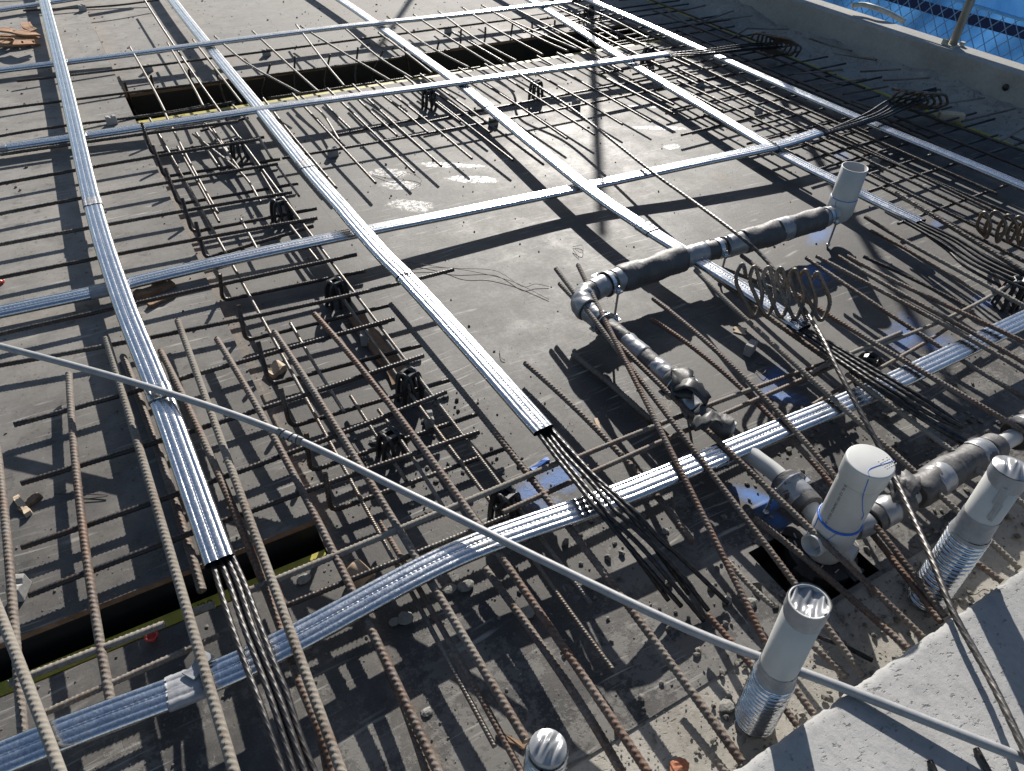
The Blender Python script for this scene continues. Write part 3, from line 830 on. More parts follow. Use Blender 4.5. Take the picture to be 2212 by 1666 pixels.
# rusty bars that run into the slab on the right
bars(['mm 1366 80 0.149;mm 1560 290 0.143;mm 1720 480 0.136;mm 1830 640 0.130;mm 1920 750 0.127;mm 2212 1140 0.127;mr 130 1340 0.123;mr 250 1560 0.117;br 350 30 0.110;br 560 190 0.104;br 740 450 0.097;br 900 680 0.091;br 1190 1045 0.091',
      'mm 1535 52 0.156;mm 1640 280 0.149;mm 1760 520 0.143;mm 1870 740 0.136;mm 2010 980 0.133;mm 2130 1230 0.130;mr 0 1420 0.127;mr 110 1660 0.117;br 250 250 0.104;br 330 440 0.097;br 545 830 0.091',
      'mm 1418 170 0.117;mm 1600 380 0.117;mm 1760 540 0.117;mm 1960 720 0.120;mm 2212 960 0.127;mr 120 1070 0.127;mr 300 1260 0.127;mr 540 1500 0.117;br 720 20 0.110;br 940 200 0.104;br 1180 430 0.097;br 1560 800 0.091',
      ('mm 1500 630 0.020;mm 1750 830 0.020;mm 2010 1060 0.020', 'r_rust', .02),
      'mm 2012 268 0.117;mr 0 430 0.120;mr 260 640 0.127;mr 510 880 0.130;mr 760 1130 0.127;mr 1010 1370 0.123;br 1080 0 0.104;br 1280 200 0.097;br 1750 640 0.091',
      'mm 2012 402 0.071;mr 0 548 0.071;mr 250 765 0.075;mr 430 890 0.078;mr 700 1130 0.071;mr 1000 1400 0.065;br 1170 270 0.065;br 1400 430 0.071;br 1760 655 0.084',
      ('mr 72 86 0.104;mr 380 370 0.117;mr 560 530 0.123;mr 780 740 0.130;mr 1050 990 0.130;mr 1250 1170 0.127;mr 1450 1350 0.123;mr 1650 1550 0.110;br 1880 80 0.097;br 2200 345 0.091', 'r_dust', .017),
      ('mr 160 88 0.065;mr 470 320 0.065;mr 700 500 0.068;mr 950 665 0.071', 'r_rust', .022),
      ('mr 250 72 0.058;mr 480 160 0.058;mr 640 230 0.058', 'r_rust', .016),
      'mr 380 -10 0.104;mr 600 150 0.110;mr 880 340 0.120;mr 1100 480 0.127;mr 1290 580 0.130;mr 1660 800 0.130;mr 1900 950 0.127;mr 2260 1160 0.123',
      'mr 795 6 0.097;mr 1060 180 0.097;mr 1290 330 0.101;mr 1480 460 0.104;mr 1660 590 0.091;mr 2000 790 0.084;mr 2260 930 0.084',
      'mr 860 -2 0.117;mr 1080 100 0.120;mr 1280 215 0.127;mr 1460 310 0.130;mr 1700 450 0.133;mr 1950 590 0.133;mr 2260 760 0.130',
      'mr 1000 -2 0.117;mr 1250 130 0.120;mr 1480 270 0.127;mr 1660 380 0.130;mr 1830 470 0.133;mr 2212 680 0.130',
      'mr 1065 -6 0.117;mr 1380 160 0.123;mr 1600 270 0.130;mr 1830 370 0.133;mr 2010 450 0.136;mr 2260 580 0.133',
      ('mr 1170 0 0.058;mr 1460 120 0.058;mr 1660 240 0.058;mr 1870 335 0.058', 'r_dark', .015),
      ('tr 1385 1250 0.130;tr 1600 1390 0.130;tr 1880 1540 0.130;mr 2040 10 0.130;mr 2260 120 0.130', 'r_dark', .021),
      ('tr 1170 1410 0.097;tr 1560 1590 0.104;mr 1760 110 0.110;mr 2040 230 0.117;mr 2260 330 0.117', 'r_rust', .017),
      ('tr 1215 1495 0.058;tr 1500 1640 0.058;mr 1860 210 0.058;mr 2000 280 0.058', 'r_rust', .014),
      ('mr 850 520 0.050;mr 1040 660 0.050;mr 1300 860 0.050;mr 1560 1060 0.050;mr 1860 1240 0.050', 'r_rust', .014),
      ('mr 1060 760 0.117;mr 1350 960 0.120;mr 1500 1090 0.120;mr 1680 1200 0.117;mr 1850 1330 0.110;mr 2000 1450 0.104;mr 2260 1640 0.097', 'r_dust', .0165),
      ('mr 1290 880 0.084;mr 1600 1060 0.084;mr 1850 1230 0.084', 'r_rust', .014),
      ('br 160 650 0.058;br 350 880 0.058;br 460 1000 0.058;br 640 1225 0.058;br 740 1375 0.058', 'r_rust', .016), ('br 690 1075 0.084;br 850 1300 0.084', 'r_rust', .018), ('br 830 840 0.065;br 950 950 0.065;br 1062 1062 0.065', 'r_rust', .017),
      ('br 0 1330 0.084;br 120 1480 0.084;br 290 1690 0.084', 'r_dust', .018), ('br 285 300 0.050;br 440 470 0.050;br 592 602 0.050', 'r_dust', .015),
      ('br 460 30 0.058;br 720 220 0.058;br 960 440 0.058;br 1200 640 0.065;br 1460 872 0.078', 'r_rust', .018),
      ('br 1870 290 0.084;br 2070 440 0.084', 'r_rust', .017)],
     .0170, 'r_rust', '# rusty ribbed bar running to the grey slab at lower right, from the left', 'rusty bars running to the slab')

# starters out of the upstand
bars(['tr 1150 465 .09;tr 1412 450 .11', 'tr 1300 522 .09;tr 1600 506 .11', 'tr 980 345 .10;tr 1255 390 .17', 'tr 890 548 .07;tr 1190 512 .10', 'tr 1040 612 .06;tr 1330 560 .09', 'tr 715 480 .06;tr 1035 452 .08',
      'tr 1635 680 .09;tr 1955 636 .11', 'tr 1810 788 .08;tr 2150 706 .10', 'tr 2040 924 .05;tr 2260 805 .11', 'tr 415 184 .10;tr 690 190 .14', 'tr 0 165 .06;tr 450 102 .09', 'tr 60 165 .06;tr 330 70 .1',
      'tr 280 265 .05;tr 420 185 .1', 'tr 0 70 .06;tr 150 35 .09', 'tr 870 590 .05;tr 1030 560 .06', 'tr 1090 650 .06;tr 1270 715 .05', 'tr 820 250 .12;tr 940 290 .11;tr 1095 330 .12', 'tr 1500 605 .1;tr 1670 580 .12',
      'tr -120 60 .06;tr 130 212 .05'],
     .013, 'r_rust', '# short rusty starter bar sticking out at the foot of the upstand, counted in no strict row', 'starter bars at the upstand')
ST = sorted([o for o in COL.objects if o.get('group') == 'starter bars at the upstand'], key=lambda o: -o.location.y)
for i, o in enumerate(ST): o['label'] = '%s short rusty starter bar at the foot of the upstand, from the back' % NUM[i]

# bent upright bars standing in the back recess
for i, (a, b) in enumerate((('tl 808 540', 'tl 860 700'), ('tl 978 492', 'tl 1010 640'), ('tl 1222 455', 'tl 1250 600'), ('tl 1392 432', 'tl 1450 640'), ('tl 1752 415', 'tl 1690 610'), ('tl 1910 365', 'tl 1906 575'), ('tl 2140 352', 'tl 2095 545'),
                            ('tm 108 308', 'tm 85 520'), ('tm 270 330', 'tm 190 500'), ('tm 408 308', 'tm 440 470'), ('tm 632 275', 'tm 615 340'), ('tm 776 196', 'tm 770 340'), ('tm 934 180', 'tm 930 300'), ('tm 1110 156', 'tm 1085 330'), ('tm 1236 148', 'tm 1238 250'),
                            ('tm 1384 135', 'tm 1380 215'), ('tm 1546 90', 'tm 1540 180'), ('tm 1686 80', 'tm 1668 170'), ('tm 1816 85', 'tm 1800 150'))):
    ta, ua, va = a.split(); tb, ub, vb = b.split()
    pa = T(ta, float(ua), float(va), .10)
    pb = T(tb, float(ub), float(vb), -.08)
    q = pb + GW([.02, -.05, -.08])
    rebar(fillet([pa, pb, q], .05, 6), .014, 'r_dark', name='upright_bar', curved=False, group='upright bars in the back recess',
          label='%s upright bent bar standing in the long black recess, from the left' % NUM[i])

# short upright pins in the near recess
for i, (a, b) in enumerate((('bl 1175 290', 'bl 1290 500'), ('bl 610 525', 'bl 720 800'), ('bl 1565 150', 'bl 1620 400'))):
    ta, ua, va = a.split(); tb, ub, vb = b.split()
    rebar([T(ta, float(ua), float(va), .05), T(tb, float(ub), float(vb), -.10)], .018, 'r_rust', name='upright_bar', plain=True, group='upright bars in the near recess',
          label='%s stubby rusty upright bar standing in the near black recess' % ('middle', 'left', 'right')[i])
bars(['bl 85 788 .02;bl 1130 375 .02;bl 1345 300 .02', 'bl 1640 135 .02;bl 2050 20 .02'], .012, 'r_rust', '# thin rusty bar along the far lip of the near black recess, from the left', 'bars on the lip of the near recess')

# ------------------------------------------------------------------ flat zinc ducts
def duct_section(w, h):
    """closed flat-duct outline (side, up) with ribs; also index of the seam points"""
    r = h / 2
    top = []
    hw = w / 2 - r
    ridge = [(-.285, 0), (-.262, -.0011), (-.235, .0003), (-.085, .0004), (-.045, 0), (-.034, 0), (-.012, 0), (.012, 0), (.034, 0), (.045, 0), (.085, .0004), (.235, .0003), (.262, -.0011), (.285, 0)]
    for x, z in ridge: top.append((x * w, r + z))
    out = [(-hw, r)] + top + [(hw, r)]
    for a in np.linspace(math.pi / 2, -math.pi / 2, 8)[1:-1]: out.append((hw + r * math.cos(a), r * math.sin(a)))
    out += [(hw, -r), (0, -r), (-hw, -r)]
    for a in np.linspace(-math.pi / 2, -3 * math.pi / 2, 8)[1:-1]: out.append((-hw + r * math.cos(a), r * math.sin(a)))
    seam = [6, 7, 8, 9]
    return np.array(out), seam


def on_path(path, s, q, side=0, upo=0):
    """point and frame at arc length q"""
    i = int(np.clip(np.searchsorted(s, q), 1, len(s) - 1))
    t = path[i] - path[i - 1]; t /= np.linalg.norm(t)
    sd_ = np.cross(t, (0, 0, 1)); sd_ /= np.linalg.norm(sd_); up_ = np.cross(sd_, t)
    return path[i] + sd_ * side + up_ * upo, t, sd_, up_


def duct(spec, label, w=.070, h=.022, tapes=(), ties=(), sleeves=(), wob=.0012):
    raw = [at(float(a), float(b), float(c)) for a, b, c in (q.split() for q in spec.split(';'))]
    path, s = resample(raw, .0042)
    # straighten the plan view a little, keep a gentle dent and wave in the sheet metal
    n = len(path)
    for kk in range(3):
        ph = random.random() * 6.28
        path[:, 2] += wob * np.sin(s * (2.1 + 1.6 * kk) + ph) * (.8 - .2 * kk)
    sec, seam = duct_section(w, h)
    prof = np.repeat(sec[None], n, 0)
    dent = np.zeros(n)
    for kk in range(4): dent += .00014 * np.sin(s * (17 + 13 * kk) + random.random() * 6.28)
    prof[:, 1:15, 1] += dent[:, None]
    dot = np.clip(np.cos(2 * math.pi * s / .0125) * 1.8 - .1, 0, 1) * .0020
    for k_ in seam: prof[:, k_, 1] += dot * (1.0 if k_ in (7, 8) else .1) - .0007
    for k_ in (5, 10): prof[:, k_, 1] -= .0003
    v, f = sweep(path, prof, up=(0, 0, 1), cap=False)
    # black lining at both ends paints in the dark of the hollow mouth
    m_ = prof.shape[1]
    ob = mesh_obj('zinc_duct', v, f[:, ::-1], M['zinc'], smooth=True, origin=raw[0])
    tag(ob, label, 'duct')
    L = s[-1]
    for e in (0, 1):
        sl_ = slice(0, 14) if e == 0 else slice(n - 14, n)
        pi = sec * GW([.975, .90])
        v2, f2 = sweep(path[sl_], pi, up=(0, 0, 1), cap=False)
        pl = 13 if e == 0 else 0
        v2 = v2.reshape(14, m_, 3)
        cc = v2[pl].mean(0)
        extra = cc + (v2[pl] - cc) * .001
        v2 = np.concatenate([v2, extra[None]] if e == 0 else [extra[None], v2])
        if e == 0: pass
        mesh_obj('dark_mouth_lining', v2.reshape(-1, 3), grid_faces(15, m_), M['black_ply'], ob, smooth=True)

    def band(q0, q1, off, m, name, wr=.00025):
        idx = (s >= q0) & (s <= q1)
        pp = path[idx]
        if len(pp) < 4: return
        sc = GW([(w + 2 * off) / w, (h + 2 * off) / h])
        base = np.repeat((sec * sc)[None], len(pp), 0)
        base = base + RNG.normal(0, wr, base.shape) + .0004 * np.sin(np.arange(len(pp)) * .9 + random.random() * 6)[:, None, None]
        v_, f_ = sweep(pp, base, up=(0, 0, 1))
        mesh_obj(name, v_, f_[:, ::-1], m, ob, smooth=True)
    for q0, q1, *kind in tapes: band(q0, q1, .0022, M[kind[0]] if kind else M['tape_dull'], 'tape_wrap')
    for q0, q1 in sleeves: band(q0, q1, .0032, M['zinc'], 'coupling_sleeve', .0002)
    for q in ties:
        mb = MB()
        p, t, sd_, up_ = on_path(path, s, q)
        for dq in (-.003, .003):
            lp = [p + t * (dq + random.uniform(-.003, .003)) + sd_ * x * 1.04 + up_ * z * 1.16 for x, z in sec[::3]]
            lp.append(lp[0])
            mb.sweep(resample(lp, .006)[0], ring(.0013, 5))
        c = p + up_ * h * .62
        mb.sweep(resample([c + sd_ * .012, c + up_ * .006, c + up_ * .004 - sd_ * .012 + t * .01, c - sd_ * .024 + t * .022 - up_ * .004], .004)[0], ring(.0014, 5))
        mb.build('tie_wire', M['tie'], ob, smooth=True)
    return ob, path, s


def cum(spec, u, v):
    """arc length on a duct nearest to a measured pixel"""
    raw = [at(float(a), float(b), float(c)) for a, b, c in (q.split() for q in spec.split(';'))]
    p, s = resample(raw, .0042)
    best = None
    c = (R_CW.T @ (p - CPOS).T).T
    uv = GW([1106.0, 833.0]) + FOC * c[:, :2] / c[:, 2:3]
    return float(s[np.argmin(np.abs(uv - GW([u, v])).sum(1))])


A1 = '78 -60 .148;95 0 .147;145 200 .142;200 440 .152;262 640 .156;345 850 .154;475 1213 .154'
A2 = '300 -100 .085;372 0 .085;450 100 .085;545 215 .105;661 360 .138;739 449 .152;760 474 .155;830 553 .157;879 602 .156;1016 752 .145;1174 929 .135'
A3 = '640 -60 .085;735 0 .085;830 65 .085;984 176 .085;1052 230 .09;1257 397 .105;1385 486 .112;1480 545 .115;1610 625 .118;1737 710 .12'
A4 = '1040 -60 .095;1145 0 .09;1250 65 .088;1370 142 .083;1510 226 .085;1675 325 .085;1845 411 .095;1988 481 .11'
A5 = '1180 -45 .09;1285 5 .09;1400 55 .09;1525 112 .088;1700 190 .088;1870 262 .088;2050 335 .09;2240 416 .09'
B0 = '-60 32 .095;0 22 .095;130 2 .095;300 -24 .095'
B1 = '-60 160 .095;0 152 .095;125 137 .095;300 115 .105;450 95 .112;700 63 .112;950 36 .112;1230 5 .108'
B2 = '-60 331 .095;0 321 .095;165 297 .095;370 266 .105;590 233 .113;780 206 .112;990 178 .112;1200 150 .112;1441 117 .115'
B3 = '-60 688 .095;0 675 .095;120 650 .095;240 624 .095;310 605 .092;500 560 .095;760 505 .098;1000 457 .088;1257 405 .079;1480 357 .10;1672 317 .112;1768 287 .122'
B4 = '-80 1675 .106;0 1640 .105;200 1560 .105;430 1473 .105;620 1387 .105;980 1200 .105;1290 1088 .105;1480 1013 .105;1700 922 .106;1900 838 .108;2240 678 .112'
D = {}
D['A1'] = duct(A1, 'long zinc duct farthest left, running from the back to strands in the left foreground', tapes=[(cum(A1, 197, 432), cum(A1, 202, 447))], sleeves=[(cum(A1, 340, 836), cum(A1, 352, 866))])
D['A2'] = duct(A2, 'long zinc duct running to the middle, its end spilling dark strands', tapes=[(cum(A2, 645, 352), cum(A2, 662, 366))], ties=[cum(A2, 878, 598)])
D['A3'] = duct(A3, 'long bright zinc duct passing over the lagged elbow pipe, ending under the coil', tapes=[(cum(A3, 1036, 214), cum(A3, 1058, 232), 'tape')], ties=[cum(A3, 1478, 543)], sleeves=[(cum(A3, 1385, 486), cum(A3, 1410, 503))])
D['A4'] = duct(A4, 'long zinc duct passing behind the upright open pvc pipe', tapes=[(cum(A4, 1405, 166), cum(A4, 1440, 186), 'tape')])
D['A5'] = duct(A5, 'long zinc duct nearest the concrete upstand, crossed by both strand bundles', tapes=[(cum(A5, 1524, 111), cum(A5, 1548, 123), 'foil')])
D['B0'] = duct(B0, 'zinc duct end in the far left corner beyond the other cross ducts')
D['B1'] = duct(B1, 'zinc cross duct at the back, beyond the long black recess')
D['B2'] = duct(B2, 'zinc cross duct along the near side of the long black recess', tapes=[(cum(B2, 0, 321), cum(B2, 16, 318), 'tape')], ties=[cum(B2, 1364, 127)])
D['B3'] = duct(B3, 'zinc cross duct through the middle of the open deck', tapes=[(cum(B3, 196, 636), cum(B3, 233, 626))], ties=[cum(B3, 1672, 317)])
D['B4'] = duct(B4, 'wide zinc cross duct sweeping through the foreground under the grey conduit', w=.074, tapes=[(cum(B4, 362, 1503), cum(B4, 440, 1468), 'tape_dull')])

# ------------------------------------------------------------------ strands
def strand(path, dia, m, label, group, lay=.16, name='steel_strand', ds=None):
    dm = min(depth(p) for p in path)
    ds = ds or (.006 if dm < 2.6 else .012)
    p, s = resample(path, ds)
    a = np.linspace(0, 2 * math.pi, 24 if dm < 2.8 else 12, endpoint=False)[None, :]
    ph = 2 * math.pi * s[:, None] / lay
    rad = dia / 2 * (.74 + .28 * np.abs(np.cos(3 * (a - ph))) ** .7)
    v, f = sweep(p, np.stack([rad * np.cos(a), rad * np.sin(a)], -1))
    o = mesh_obj(name, v, f, M[m], smooth=True, origin=path[0])
    return tag(o, label, 'strand', group)


def strands(specs, dia, m, label, group, start=None, lay=.16):
    for i, s in enumerate(specs):
        P = pts(s)
        if start is not None:      # reach back inside the duct mouth
            ob, path, q = D[start]
            t = path[-1] - path[-12]; t /= np.linalg.norm(t)
            P = [P[0] - t * .05] + P
        strand(P, dia, m, label.replace('#', NUM[i]), group, lay)


strands(['bl 1388 352 .148;bl 1424 480 .16;bl 1500 720 .172;bl 1600 1000 .176;bl 1700 1270 .18;bl 1850 1720 .175', 'bl 1442 335 .148;bl 1495 480 .16;bl 1582 740 .174;bl 1682 1000 .178;bl 1790 1300 .18;bl 1920 1720 .175',
         'bl 1488 322 .150;bl 1550 470 .162;bl 1642 750 .175;bl 1750 1030 .178;bl 1850 1300 .18;bl 1990 1720 .175', 'bl 1520 305 .152;bl 1592 470 .164;bl 1684 720 .176;bl 1790 1000 .18;bl 1856 1160 .178;bl 1960 1480 .17;bl 2060 1720 .16',
         'bl 1470 350 .142;bl 1560 620 .155;bl 1700 980 .166;bl 1830 1350 .16;bl 1920 1720 .15'],
        .0132, 'strand_near', '# strand from the left fanning out of the leftmost duct', 'strands out of the leftmost duct', 'A1')
strands(['mm 1272 1140 .13;mm 1400 1310 .138;mm 1520 1460 .155;mm 1670 1650 .168;bm 1850 190 .13;bm 2020 390 .08;bm 2204 600 .02', 'mm 1296 1130 .117;mm 1420 1290 .137;mm 1560 1460 .157;mm 1720 1650 .17;bm 1760 40 .165;bm 1940 210 .13;bm 2212 528 .06;br 138 692 .015',
         'mm 1322 1118 .117;mm 1450 1280 .137;mm 1600 1440 .157;mm 1780 1650 .17;bm 1830 30 .165;bm 2020 205 .13;bm 2212 412 .07;br 166 626 .015', 'mm 1348 1106 .117;mm 1480 1250 .137;mm 1650 1430 .157;mm 1900 1650 .168;bm 2060 160 .13;bm 2212 295 .08;br 294 580 .015',
         'mm 1310 1130 .110;mm 1500 1390 .13;mm 1650 1570 .155;bm 1740 60 .16;bm 1900 260 .11;bm 2120 560 .02', 'mm 1335 1115 .112;mm 1560 1370 .14;mm 1840 1640 .17;bm 1980 150 .13;br 40 520 .03'],
        .0128, 'strand_dk', '# dark strand from the left spilling out of the middle duct', 'strands out of the middle duct', 'A2')
strands(['mr 750 492 .118;mr 950 630 .135;mr 1280 850 .172;mr 1560 1030 .15;mr 1850 1200 .11;mr 2040 1302 .09', 'mr 772 482 .118;mr 1000 635 .138;mr 1360 870 .174;mr 1620 1030 .15;mr 1800 1108 .12', 'mr 792 476 .12;mr 1060 645 .142;mr 1460 890 .174;mr 1700 1040 .15;mr 1815 1105 .13',
         'mr 810 470 .12;mr 1100 642 .142;mr 1500 880 .172;mr 1700 1012 .15;mr 1795 1086 .13', 'mr 765 500 .112;mr 1000 670 .13;mr 1300 880 .165;mr 1600 1080 .14;mr 1930 1270 .1'],
        .0128, 'strand_dk', '# dark strand from the left out of the duct below the coil', 'strands out of the duct below the near coil', 'A3')
strands(['tr 1490 1468 .108;tr 1700 1590 .12;mr 1880 50 .12;mr 2260 230 .12', 'tr 1506 1456 .11;tr 1720 1570 .122;mr 1920 40 .124;mr 2260 200 .12', 'tr 1522 1446 .11;tr 1760 1562 .122;mr 1960 30 .124;mr 2260 170 .12', 'tr 1536 1436 .112;tr 1780 1550 .124;mr 2000 20 .124;mr 2260 140 .12',
         'tr 1500 1470 .102;tr 1700 1610 .11;mr 1830 60 .11;mr 2060 190 .08'],
        .0128, 'strand_dk', '# dark strand from below out of the duct behind the upright pipe', 'strands out of the duct behind the upright pipe', 'A4')
strands(['tm 2135 352 .113;tr 150 348 .13;tr 400 318 .13;tr 640 300 .13', 'tm 2140 360 .111;tr 150 335 .135;tr 400 300 .138;tr 640 285 .135', 'tm 2142 344 .115;tr 150 322 .14;tr 400 288 .145;tr 640 275 .14', 'tm 2138 368 .109;tr 100 360 .12;tr 380 330 .12;tr 620 310 .12'],
        .011, 'strand_dk', '# dark strand of the far bundle at the upstand, from its near side', 'far strand bundle to the upstand', 'B2')
strands(['tr 905 872 .120;tr 1240 772 .135;tr 1450 680 .14;tr 1640 610 .14', 'tr 900 866 .122;tr 1240 760 .14;tr 1420 665 .145;tr 1640 595 .15', 'tr 898 858 .124;tr 1230 745 .145;tr 1400 650 .15;tr 1640 580 .155', 'tr 902 876 .118;tr 1260 778 .13;tr 1480 690 .13;tr 1650 620 .13',
         'tr 900 862 .122;tr 1180 742 .15;tr 1360 640 .165;tr 1640 570 .165'],
        .0115, 'strand_dk', '# dark strand of the near bundle at the upstand, from its near side', 'near strand bundle to the upstand', 'B3')
strand(pts('tm 720 210 .075;tm 1100 432 .08;tm 1180 500 .138;tm 1500 712 .11;tm 2000 1105 .12;tm 2212 1258 .13;tr 330 1500 .19;mr 520 0 .17;mr 700 220 .15;mr 800 360 .16;mr 900 520 .19;mr 1000 722 .20;mr 1150 1000 .19;mr 1290 1260 .17;mr 1370 1420 .16;mr 1480 1660 .18;br 1620 310 .21;br 1750 630 .225;br 1960 1010 .235;br 2110 1310 .25;br 2290 1700 .26'),
       .0150, 'strand', 'single loose strand sweeping from the back recess past the capped pipe to the slab', None, .17)
strand(pts('br 1600 1600 .2065;br 1660 1730 .2065'), .0125, 'strand_dk', 'short cut strand end lying on the grey slab at the lower edge', None)
strand(pts('br 1900 1520 .206;br 2010 1720 .206'), .0125, 'strand_dk', 'dark strand tail on the grey slab below the grey conduit', None)
strand(pts('br 840 780 .02;br 1050 860 .02;br 1230 950 .02'), .012, 'strand_dk', 'dark strand tail under the rusty bars beside the slab edge', None)

# the long grey conduit lying across everything
cp = [at(u, v, z) for u, v, z in ((-60, 735, .200), (0, 748, .198), (300, 830, .186), (600, 932, .168), (900, 1075, .150), (1200, 1224, .155), (1500, 1365, .180), (1800, 1478, .208), (2212, 1640, .236), (2300, 1676, .240))]
p, s = resample(cp, .02)
v, f = sweep(p, ring(.0102, 16))
cd = tag(mesh_obj('grey_conduit', v, f, M['conduit'], smooth=True, origin=cp[0]), 'long smooth grey conduit lying diagonally across the whole foreground', 'conduit')
js = float(s[np.argmin(np.linalg.norm(p - at(625, 945, .166), axis=1))])
idx = (s > js - .045) & (s < js + .045)
v, f = sweep(p[idx], ring(.0122, 16)); mesh_obj('coupling', v, f, M['conduit'], cd, smooth=True)
mb = MB()
for q in (-.012, .002, .02):
    i0 = int(np.argmin(np.abs(s - js - q))); t = p[i0 + 1] - p[i0 - 1]; t /= np.linalg.norm(t)
    a_ = np.cross(t, (0, 0, 1)); a_ /= np.linalg.norm(a_); b_ = np.cross(a_, t)
    lp = [p[i0] + .0135 * (math.cos(k) * a_ + math.sin(k) * b_) + t * .008 * math.sin(k * .5 + q * 90) for k in np.linspace(0, 6.6, 22)]
    mb.sweep(np.array(lp), ring(.0013, 5))
mb.build('tie_wire', M['tie'], cd, smooth=True)

# ------------------------------------------------------------------ anchorage coils
def coil(P, dia, label):
    p = fillet(P, .035, 7)
    return rebar(p, dia * 1.22, 'coil', name='anchorage_coil', curved=False, label=label, cat='coil')


def K(x, y, z): return at((2880 + .2351 * x) / 1.84448, (980 + .2351 * y) / 1.84448, z)
tops = [(340, 250), (540, 280), (780, 300), (985, 325), (1230, 355), (1410, 365), (1600, 425)]
lefts = [(185, 560), (430, 570), (650, 540), (890, 520), (1110, 520), (1280, 560), (1530, 560)]
bots = [(540, 1262), (740, 1250), (990, 1280), (1220, 1300), (1440, 1332), (1660, 1335)]
rights = [(688, 870), (912, 870), (1150, 880), (1400, 915), (1600, 960), (1845, 950)]
zz = (.285, .235, .125, .18)
P = [K(390, 505, .255)]
for i in range(6):
    P += [K(*tops[i], zz[0]), K(*lefts[i], zz[1]), K(*bots[i], zz[2]), K(*rights[i], zz[3])]
P += [K(*tops[6], zz[0]), K(1530, 560, .25)]
coil(P, .0125, 'steel anchorage coil standing over the end of the bright middle right duct')


def Q(x, y, z): return at((3780 + .2882 * x) / 1.84448, (780 + .2882 * y) / 1.84448, z)
tp = [(490, 185), (640, 172), (825, 225), (965, 245), (1110, 275), (1240, 310)]
rt = [(592, 402), (818, 398), (972, 422), (1085, 430), (1200, 450)]
bt = [(515, 612), (660, 690), (830, 690), (985, 725), (1120, 760)]
lf = [(370, 432), (490, 440), (665, 470), (800, 520), (940, 540), (1080, 560)]
P = [Q(305, 628, .06), Q(440, 690, .07), Q(515, 612, .075)]
P = [Q(520, 580, .07), Q(*lf[0], .12)]
for i in range(5):
    P += [Q(*tp[i], .215), Q(*rt[i], .17), Q(*bt[i], .065), Q(*lf[i + 1], .12)]
P += [Q(*tp[5], .215)]
coil(P, .0125, 'steel anchorage coil at the right edge beside the strand bundle')


def Wp(x, y, z): return at((2900 + .27125 * x) / 1.84448, (40 + .27125 * y) / 1.84448, z)
P = [Wp(340, 420, .15), Wp(400, 330, .22)]
for i in range(6):
    P += [Wp(580 + 62 * i, 372 + 10 * i, .22), Wp(740 + 70 * i, 480 + 14 * i, .15), Wp(640 + 72 * i, 660 + 5 * i, .05), Wp(420 + 62 * i, 520 + 8 * i, .12), Wp(460 + 60 * i, 338 + 9 * i, .22)]
coil(P[:-2], .013, 'steel anchorage coil around the far strand bundle at the upstand')
P = []
for i in range(5):
    P += [T('tr', 1360 + 52 * i, 578 + 6 * i, .22), T('tr', 1500 + 52 * i, 590 + 6 * i, .20), T('tr', 1560 + 40 * i, 660 + 4 * i, .12), T('tr', 1480 + 40 * i, 720 - 4 * i, .05), T('tr', 1330 + 48 * i, 660 + 2 * i, .12)]
coil(P, .013, 'steel anchorage coil around the near strand bundle at the upstand')

# ------------------------------------------------------------------ bar chairs and spacer blocks
def bar_chair(u, label):
    base, h, rot = u
    o = empty('bar_chair', (base[0], base[1], 0), label, 'bar chair', 'black plastic bar chairs')
    ca, sa = math.cos(rot), math.sin(rot)
    R = lambda x, y, z: GW([base[0] + x * ca - y * sa, base[1] + x * sa + y * ca, z])
    for nm, a in (('leg_frame', .0), ('leg_frame', math.pi / 2)):
        mb = MB()
        for off in (-.016, .016):
            pth = []
            for k in np.linspace(-1, 1, 21):
                w = .040 * np.sign(k) * (abs(k) ** .55)
                z = h * (1 - abs(k) ** 3.2)
                x, y = (w, off) if a == 0 else (off, w)
                pth.append(R(x, y, max(z, .001)))
            mb.sweep(np.array(pth), GW([(-.007, -.0045), (.007, -.0045), (.007, .0045), (-.007, .0045)]))
        mb.build(nm, M['plastic'], o)
    mb = MB()
    for sx in (-1, 1):
        p_ = [R(.020 * sx, y, h - .004 + .010 * (1 - (y / .016) ** 2)) for y in np.linspace(-.016, .016, 7)]
        mb.sweep(np.array(p_), ring(.006, 8))
    mb.add(*(lambda b: (b.v, b.f))(MB().box((base[0] - .020, base[1] - .018, h - .018), (base[0] + .020, base[1] + .018, h - .006), rot)))
    mb.build('saddle', M['plastic'], o)
    return o


for (t_, u_, v_, h_, r_), lb in (
        (('tl', 1560, 1030, .098, .3), 'black plastic bar chair in the hooked row, nearest the back recess'),
        (('tl', 1830, 1430, .098, .2), 'black plastic bar chair in the hooked row, second from the back recess'),
        (('mm', -20, 300, .098, .3), 'black plastic bar chair in the hooked row, just before the middle cross duct'),
        (('mm', 445, 900, .098, .4), 'black plastic bar chair in the hooked row, nearest the camera with two arches'),
        (('mm', 1060, 1660, .085, .3), 'black plastic bar chair behind the wide cross duct, by the blue paint'),
        (('mr', 1170, 770, .08, .5), 'black plastic bar chair under the strands right of the coil duct'),
        (('mr', 2080, 320, .12, .8), 'black plastic bar chair under a pale bar at the right edge'),
        (('tm', 1260, 640, .10, .3), 'black plastic bar chair beneath the second cross duct, near its middle'),
        (('tm', 570, 700, .10, .3), 'black plastic bar chair beneath the second cross duct, left of its middle'),
        (('tm', 1980, 420, .11, .3), 'black plastic bar chair beneath the far end of the second cross duct'),
        (('tm', 1600, 130, .10, .3), 'black plastic bar chair by the end of the back recess'),
        (('mm', 330, 1270, .08, .2), 'low black plastic bar chair in mortar crumbs left of the strands')):
    bar_chair((T(t_, u_, v_), h_, r_), lb)

